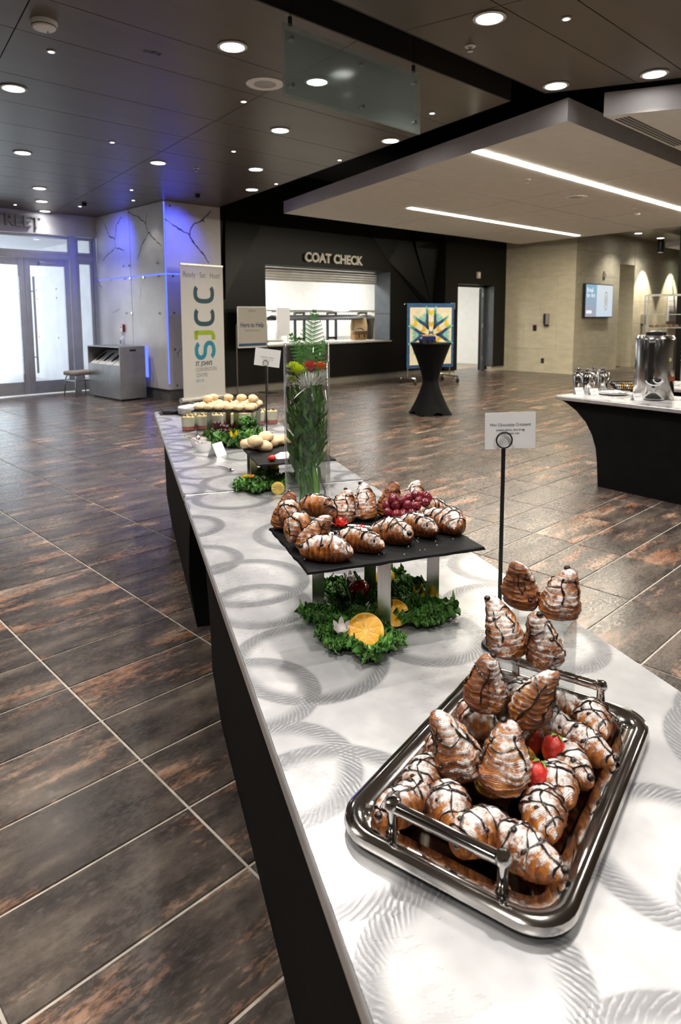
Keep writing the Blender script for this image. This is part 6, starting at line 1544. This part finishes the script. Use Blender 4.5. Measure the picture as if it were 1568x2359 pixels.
p = pixy(623, 775, 12.9); wc = thing('white_chair', 'white curved chair back peeking over the coat check counter', 'chair', (p.x, 12.9, 0), R(60)); MB().grid(lambda u, v: (.22*math.sin((u-.5)*2.2), -.22*math.cos((u-.5)*2.2) - .05*v, .45 + .62*v), 16, 8).build('backrest', M_PORC, wc, smooth=180); MB().prism(rounded_rect(-.22, -.22, .22, .2, .1), .42, .46).build('seat', M_PORC, wc)
for sx in (-.18, .18):
    for sy in (-.18, .16): MB().cyl((sx, sy, 0), (sx, sy, .42), .014, n=8).build('leg', M_CHROME, wc)
p = pixy(630, 785, 12.0); rt = thing('round_side_table', 'round grey table top just behind the coat check counter', 'table', (p.x - .1, 12.1, 0)); MB().lathe([(0, .90), (.36, .90), (.37, .915), (.36, .93), (0, .93)], 36).build('table_top', pm('grey_top', (0.22, 0.20, 0.17), 0.4), rt); MB().cyl((0, 0, 0), (0, 0, .9), .04, n=12).build('pedestal', M_STEEL, rt)
b = MB(); b.box(13.4, 14.585, .62, 16.9, 14.6, .86); o = b.build('trim_2', pm('grey_rail', (0.52, 0.53, 0.52), 0.5), smooth=0); struct(o)

# ------------------------------------------------------------------ things on the stone walls
def wall_dispenser(p, axis, label):
    t = thing('hand_dispenser', label, 'dispenser', p, 0 if axis == 'y' else R(-90))
    MB().prism(rounded_rect(-.065, -.10, .065, 0, .02), -.14, .14).build('cover', M_STEEL, t, bevel=.01); MB().box(-.062, -.112, -.12, -.02, -.098, .13).build('dark_window', M_BLACK, t, bevel=.003); MB().box(-.05, -.09, -.18, .05, -.01, -.14).build('nozzle_base', M_BLACK, t, bevel=.006)
p = pixx(1261, 735, XS); wall_dispenser(Vector((XS, p.y, p.z)), 'x', 'black and steel hand dispenser on the stone wall near the outlet')
p = pixy(1477, 735, YS); wall_dispenser(Vector((min(p.x, 20.2), YS, p.z)), 'y', 'steel hand dispenser on the stone wall beyond the corridor opening')
p = pixx(1232, 755, XS); t = thing('door_release', 'small black switch with red top on the stone wall', 'switch', (XS, p.y, p.z)); MB().box(-.03, -.045, -.075, 0, .045, .055).build('switch_body', M_BLACK, t, bevel=.004); MB().box(-.032, -.045, .055, 0, .045, .075).build('red_cap', pm('red_plastic', (0.5, 0.03, 0.02), 0.4), t, bevel=.003)
p = pixx(1249, 831, XS); t = thing('wall_outlet', 'steel double power outlet low on the stone wall', 'outlet', (XS, p.y, p.z)); MB().box(-.008, -.045, -.065, 0, .045, .065).build('plate', M_STEEL, t, bevel=.002)
for z in (-.028, .028): MB().box(-.011, -.02, z - .018, -.008, .02, z + .018).build('socket', M_BLACK, t, smooth=0)
ta, tb_ = pixy(1349, 652, YS - .1), pixy(1409, 733, YS - .1); p0, p1 = pixy(1347, 651, YS - .1), pixy(1408, 655, YS - .1); z1, z0 = 2.24, 1.40
tv = thing('wall_screen', 'wall mounted screen showing Break for Art notice', 'screen', (ta.x, YS, z0)); tw_ = tb_.x - ta.x; th_ = z1 - z0
MB().box(0, -.10, 0, tw_, -.03, th_).build('bezel', M_BLACK, tv, bevel=.004); MB().box(.2, -.03, .15, tw_ - .2, 0, th_ - .15).build('bracket', M_BLACK, tv, smooth=0)
m, nt, bs = newmat('screen_picture'); nt.nodes.remove(bs); em = N(nt, 'ShaderNodeEmission'); nt.links.new(em.outputs[0], nt.nodes['Material Output'].inputs[0]); em.inputs[1].default_value = 0.48
g = N(nt, 'ShaderNodeTexCoord').outputs['Generated']; sx = N(nt, 'ShaderNodeSeparateXYZ'); nt.links.new(g, sx.inputs[0]); left = ramp(nt, sx.outputs[2], [(0.0, (0.42, 0.40, 0.48)), (0.9, (0.27, 0.48, 0.62))]); rt_ = ramp(nt, sx.outputs[2], [(0.0, (0.62, 0.74, 0.85)), (0.9, (0.74, 0.80, 0.83))]); k = ramp(nt, sx.outputs[0], [(0.385, (0,)*3), (0.40, (1,)*3)]); nt.links.new(mix(nt, k, left, rt_), em.inputs[0])
MB().box(.02, -.103, .02, tw_ - .02, -.1005, th_ - .02).build('display', m, tv, smooth=0)
M_EW = emitter('screen_white', (0.85, 0.88, 0.92), 0.52); M_EG = emitter('screen_grey', (0.55, 0.55, 0.50), 0.42)
text('lettering', 'Break', .155, M_EW, tv, (.065, -.104, th_ - .16), (1, 0, 0), (0, 0, 1), ext=.0003, off=.003, align='LEFT', xs=1.0); text('lettering', 'for Art', .155, M_EW, tv, (.065, -.104, th_ - .29), (1, 0, 0), (0, 0, 1), ext=.0003, off=.003, align='LEFT', xs=1.0)
MB().prism(rounded_rect(.06, .10, .36, .18, .03), -.1045, -.1035, fn=lambda x, z, y: (x, y, z)).build('screen_button', M_EW, tv, smooth=0)
b = MB(); c_ = (tw_*.74, th_*.5); rr = [(.10, .25), (.065, .19)]
for (rx, rz), mm in zip(rr, (M_EG, M_EW)):
    pts = [(c_[0] + rx*math.cos(2*PI*q/32), -.1036 if mm is M_EG else -.1042, c_[1] + rz*math.sin(2*PI*q/32)) for q in range(32)]; MB().add(pts, [tuple(range(31, -1, -1))]).build('screen_oval', mm, tv, smooth=0)
pts = [(c_[0] + .045*math.cos(2*PI*q/32), -.1046, c_[1] + .16*math.sin(2*PI*q/32)) for q in range(32)]; MB().add(pts, [tuple(range(31, -1, -1))]).build('screen_oval', M_EG, tv, smooth=0)
def strobe(p, label, Y): 
    t = thing('alarm_strobe', label, 'alarm', (p.x, Y, p.z)); MB().box(-.06, -.05, -.08, .06, 0, .08).build('housing', pm('cream_plastic', (0.55, 0.50, 0.38), 0.5), t, bevel=.006); MB().box(-.03, -.066, -.02, .03, -.05, .05).build('lens', M_CARD, t, bevel=.006)
strobe(pixy(1100, 634, Y2), 'cream alarm strobe above the coat check door', Y2); strobe(pixy(1391, 632, YS), 'cream alarm strobe on the stone wall above the screen', YS)
p = pixy(1041, 706, Y2 - .0); t = thing('room_sign', 'small grey room sign behind the quilt corner', 'sign', (p.x, Y2 - .02, p.z)); MB().box(-.09, -.01, -.07, .09, .02, .09).build('plate', M_STEEL, t, bevel=.002); MB().box(-.06, -.012, -.03, .06, -.010, .05).build('dark_inlay', M_GREYINK, t, smooth=0)
# cylinder spotlights that graze the stone wall
for i, (x, y) in enumerate(((19.55, 7.45), (21.6, 7.45))):
    t = thing('cylinder_spotlight', 'black cylinder ceiling spotlight grazing the stone wall', 'light', (x, y, 3.52), 0, 'black cylinder spotlights')
    MB().lathe([(0, 0), (.075, 0), (.075, -.34), (.068, -.34), (.068, -.30), (0, -.30)], 24).build('housing', M_BLACK, t); MB().lathe([(0, -.325), (.069, -.325)], 20).build('lens', M_DISC, t, smooth=0)
    s = spot(t, 140, 70, .35, (1, .88, .7), .03, (0, 0, -.345)); s.rotation_euler = (R(9), 0, 0)
# bakery rack with bread tray, and sign
r0 = pix(1487, 905, 0); RX = 12.6; ry = pixx(1490, 760, RX).y; ry2 = pixx(1558, 760, RX).y
br = thing('bakery_rack', 'tall aluminium sheet tray rack behind the coffee table', 'rack', (RX, ry, 0), R(-62)); rw = .68
M_RACK = pm('rack_aluminium', (0.45, 0.47, 0.46), 0.4, 0.6); zt_ = zat(1490, 678, Vector((RX, ry, 0)))
for x in (0, rw):
    for y in (0, .5): MB().box(x - .013, y - .013, .12, x + .013, y + .013, zt_).build('upright', M_RACK, br, smooth=0)
for y in (0, .5): MB().box(0, y - .012, zt_ - .025, rw, y + .012, zt_).build('top_bar', M_RACK, br, smooth=0)
for k in range(14):
    z = zt_ - .12 - k*.085
    for x in (.02, rw - .02): MB().box(x - .012, 0, z, x + .012, .5, z + .006).build('runner', M_RACK, br, smooth=0)
for z in (zt_ - .38, zt_ - .62): MB().box(.03, 0, z + .006, rw - .03, .5, z + .022).build('sheet_tray', M_RACK, br, smooth=0)
for x in (0, rw):
    for y in (0, .5): MB().cyl((x - .015, y, .06), (x + .015, y, .06), .06, n=16).build('caster', M_RUBBER, br)
M_BREAD = pm('dark_bread', (0.14, 0.085, 0.045), 0.7, var=0.4, scale=30)
for k in range(6):
    p = br.matrix_basis @ Vector((.08 + k*.105, .12, zt_ - .598)); o = MB().ball((0, 0, .022), .05, .045, .03, 16, 10, fn=lambda x, y, z: (x, y, max(z, -.72))).build('bread_roll', M_BREAD, smooth=180, loc=p, rot=(0, 0, k)); tag(o, 'brown bread roll on the tray of the aluminium rack', 'bread', 'bread rolls on the rack tray')
p = pixy(1545, 710, YS); o = thing('wall_poster', 'white notice board on the stone wall behind the tray rack', 'notice', (min(p.x, 23.2), YS, p.z)); MB().box(-.35, -.02, -.4, .45, 0, .4).build('board', M_CARD, o, bevel=.004)
for k in range(4): MB().box(-.26, -.022, -.30 + k*.17, .26, -.02, -.26 + k*.17).build('printed_line', M_TRIM, o, smooth=0)
p = pixy(1548, 648, YS); o = thing('exit_sign', 'small green lit exit sign on an arm above the notice board', 'exit sign', (min(p.x, 23.0), YS, p.z)); MB().box(-.02, -.30, .06, .02, 0, .08).build('arm', M_BLACK, o, smooth=0); MB().box(-.18, -.30, -.12, .18, -.27, .06).build('sign_face', emitter('exit_green', (0.35, 0.8, 0.45), 0.9), o, smooth=0)
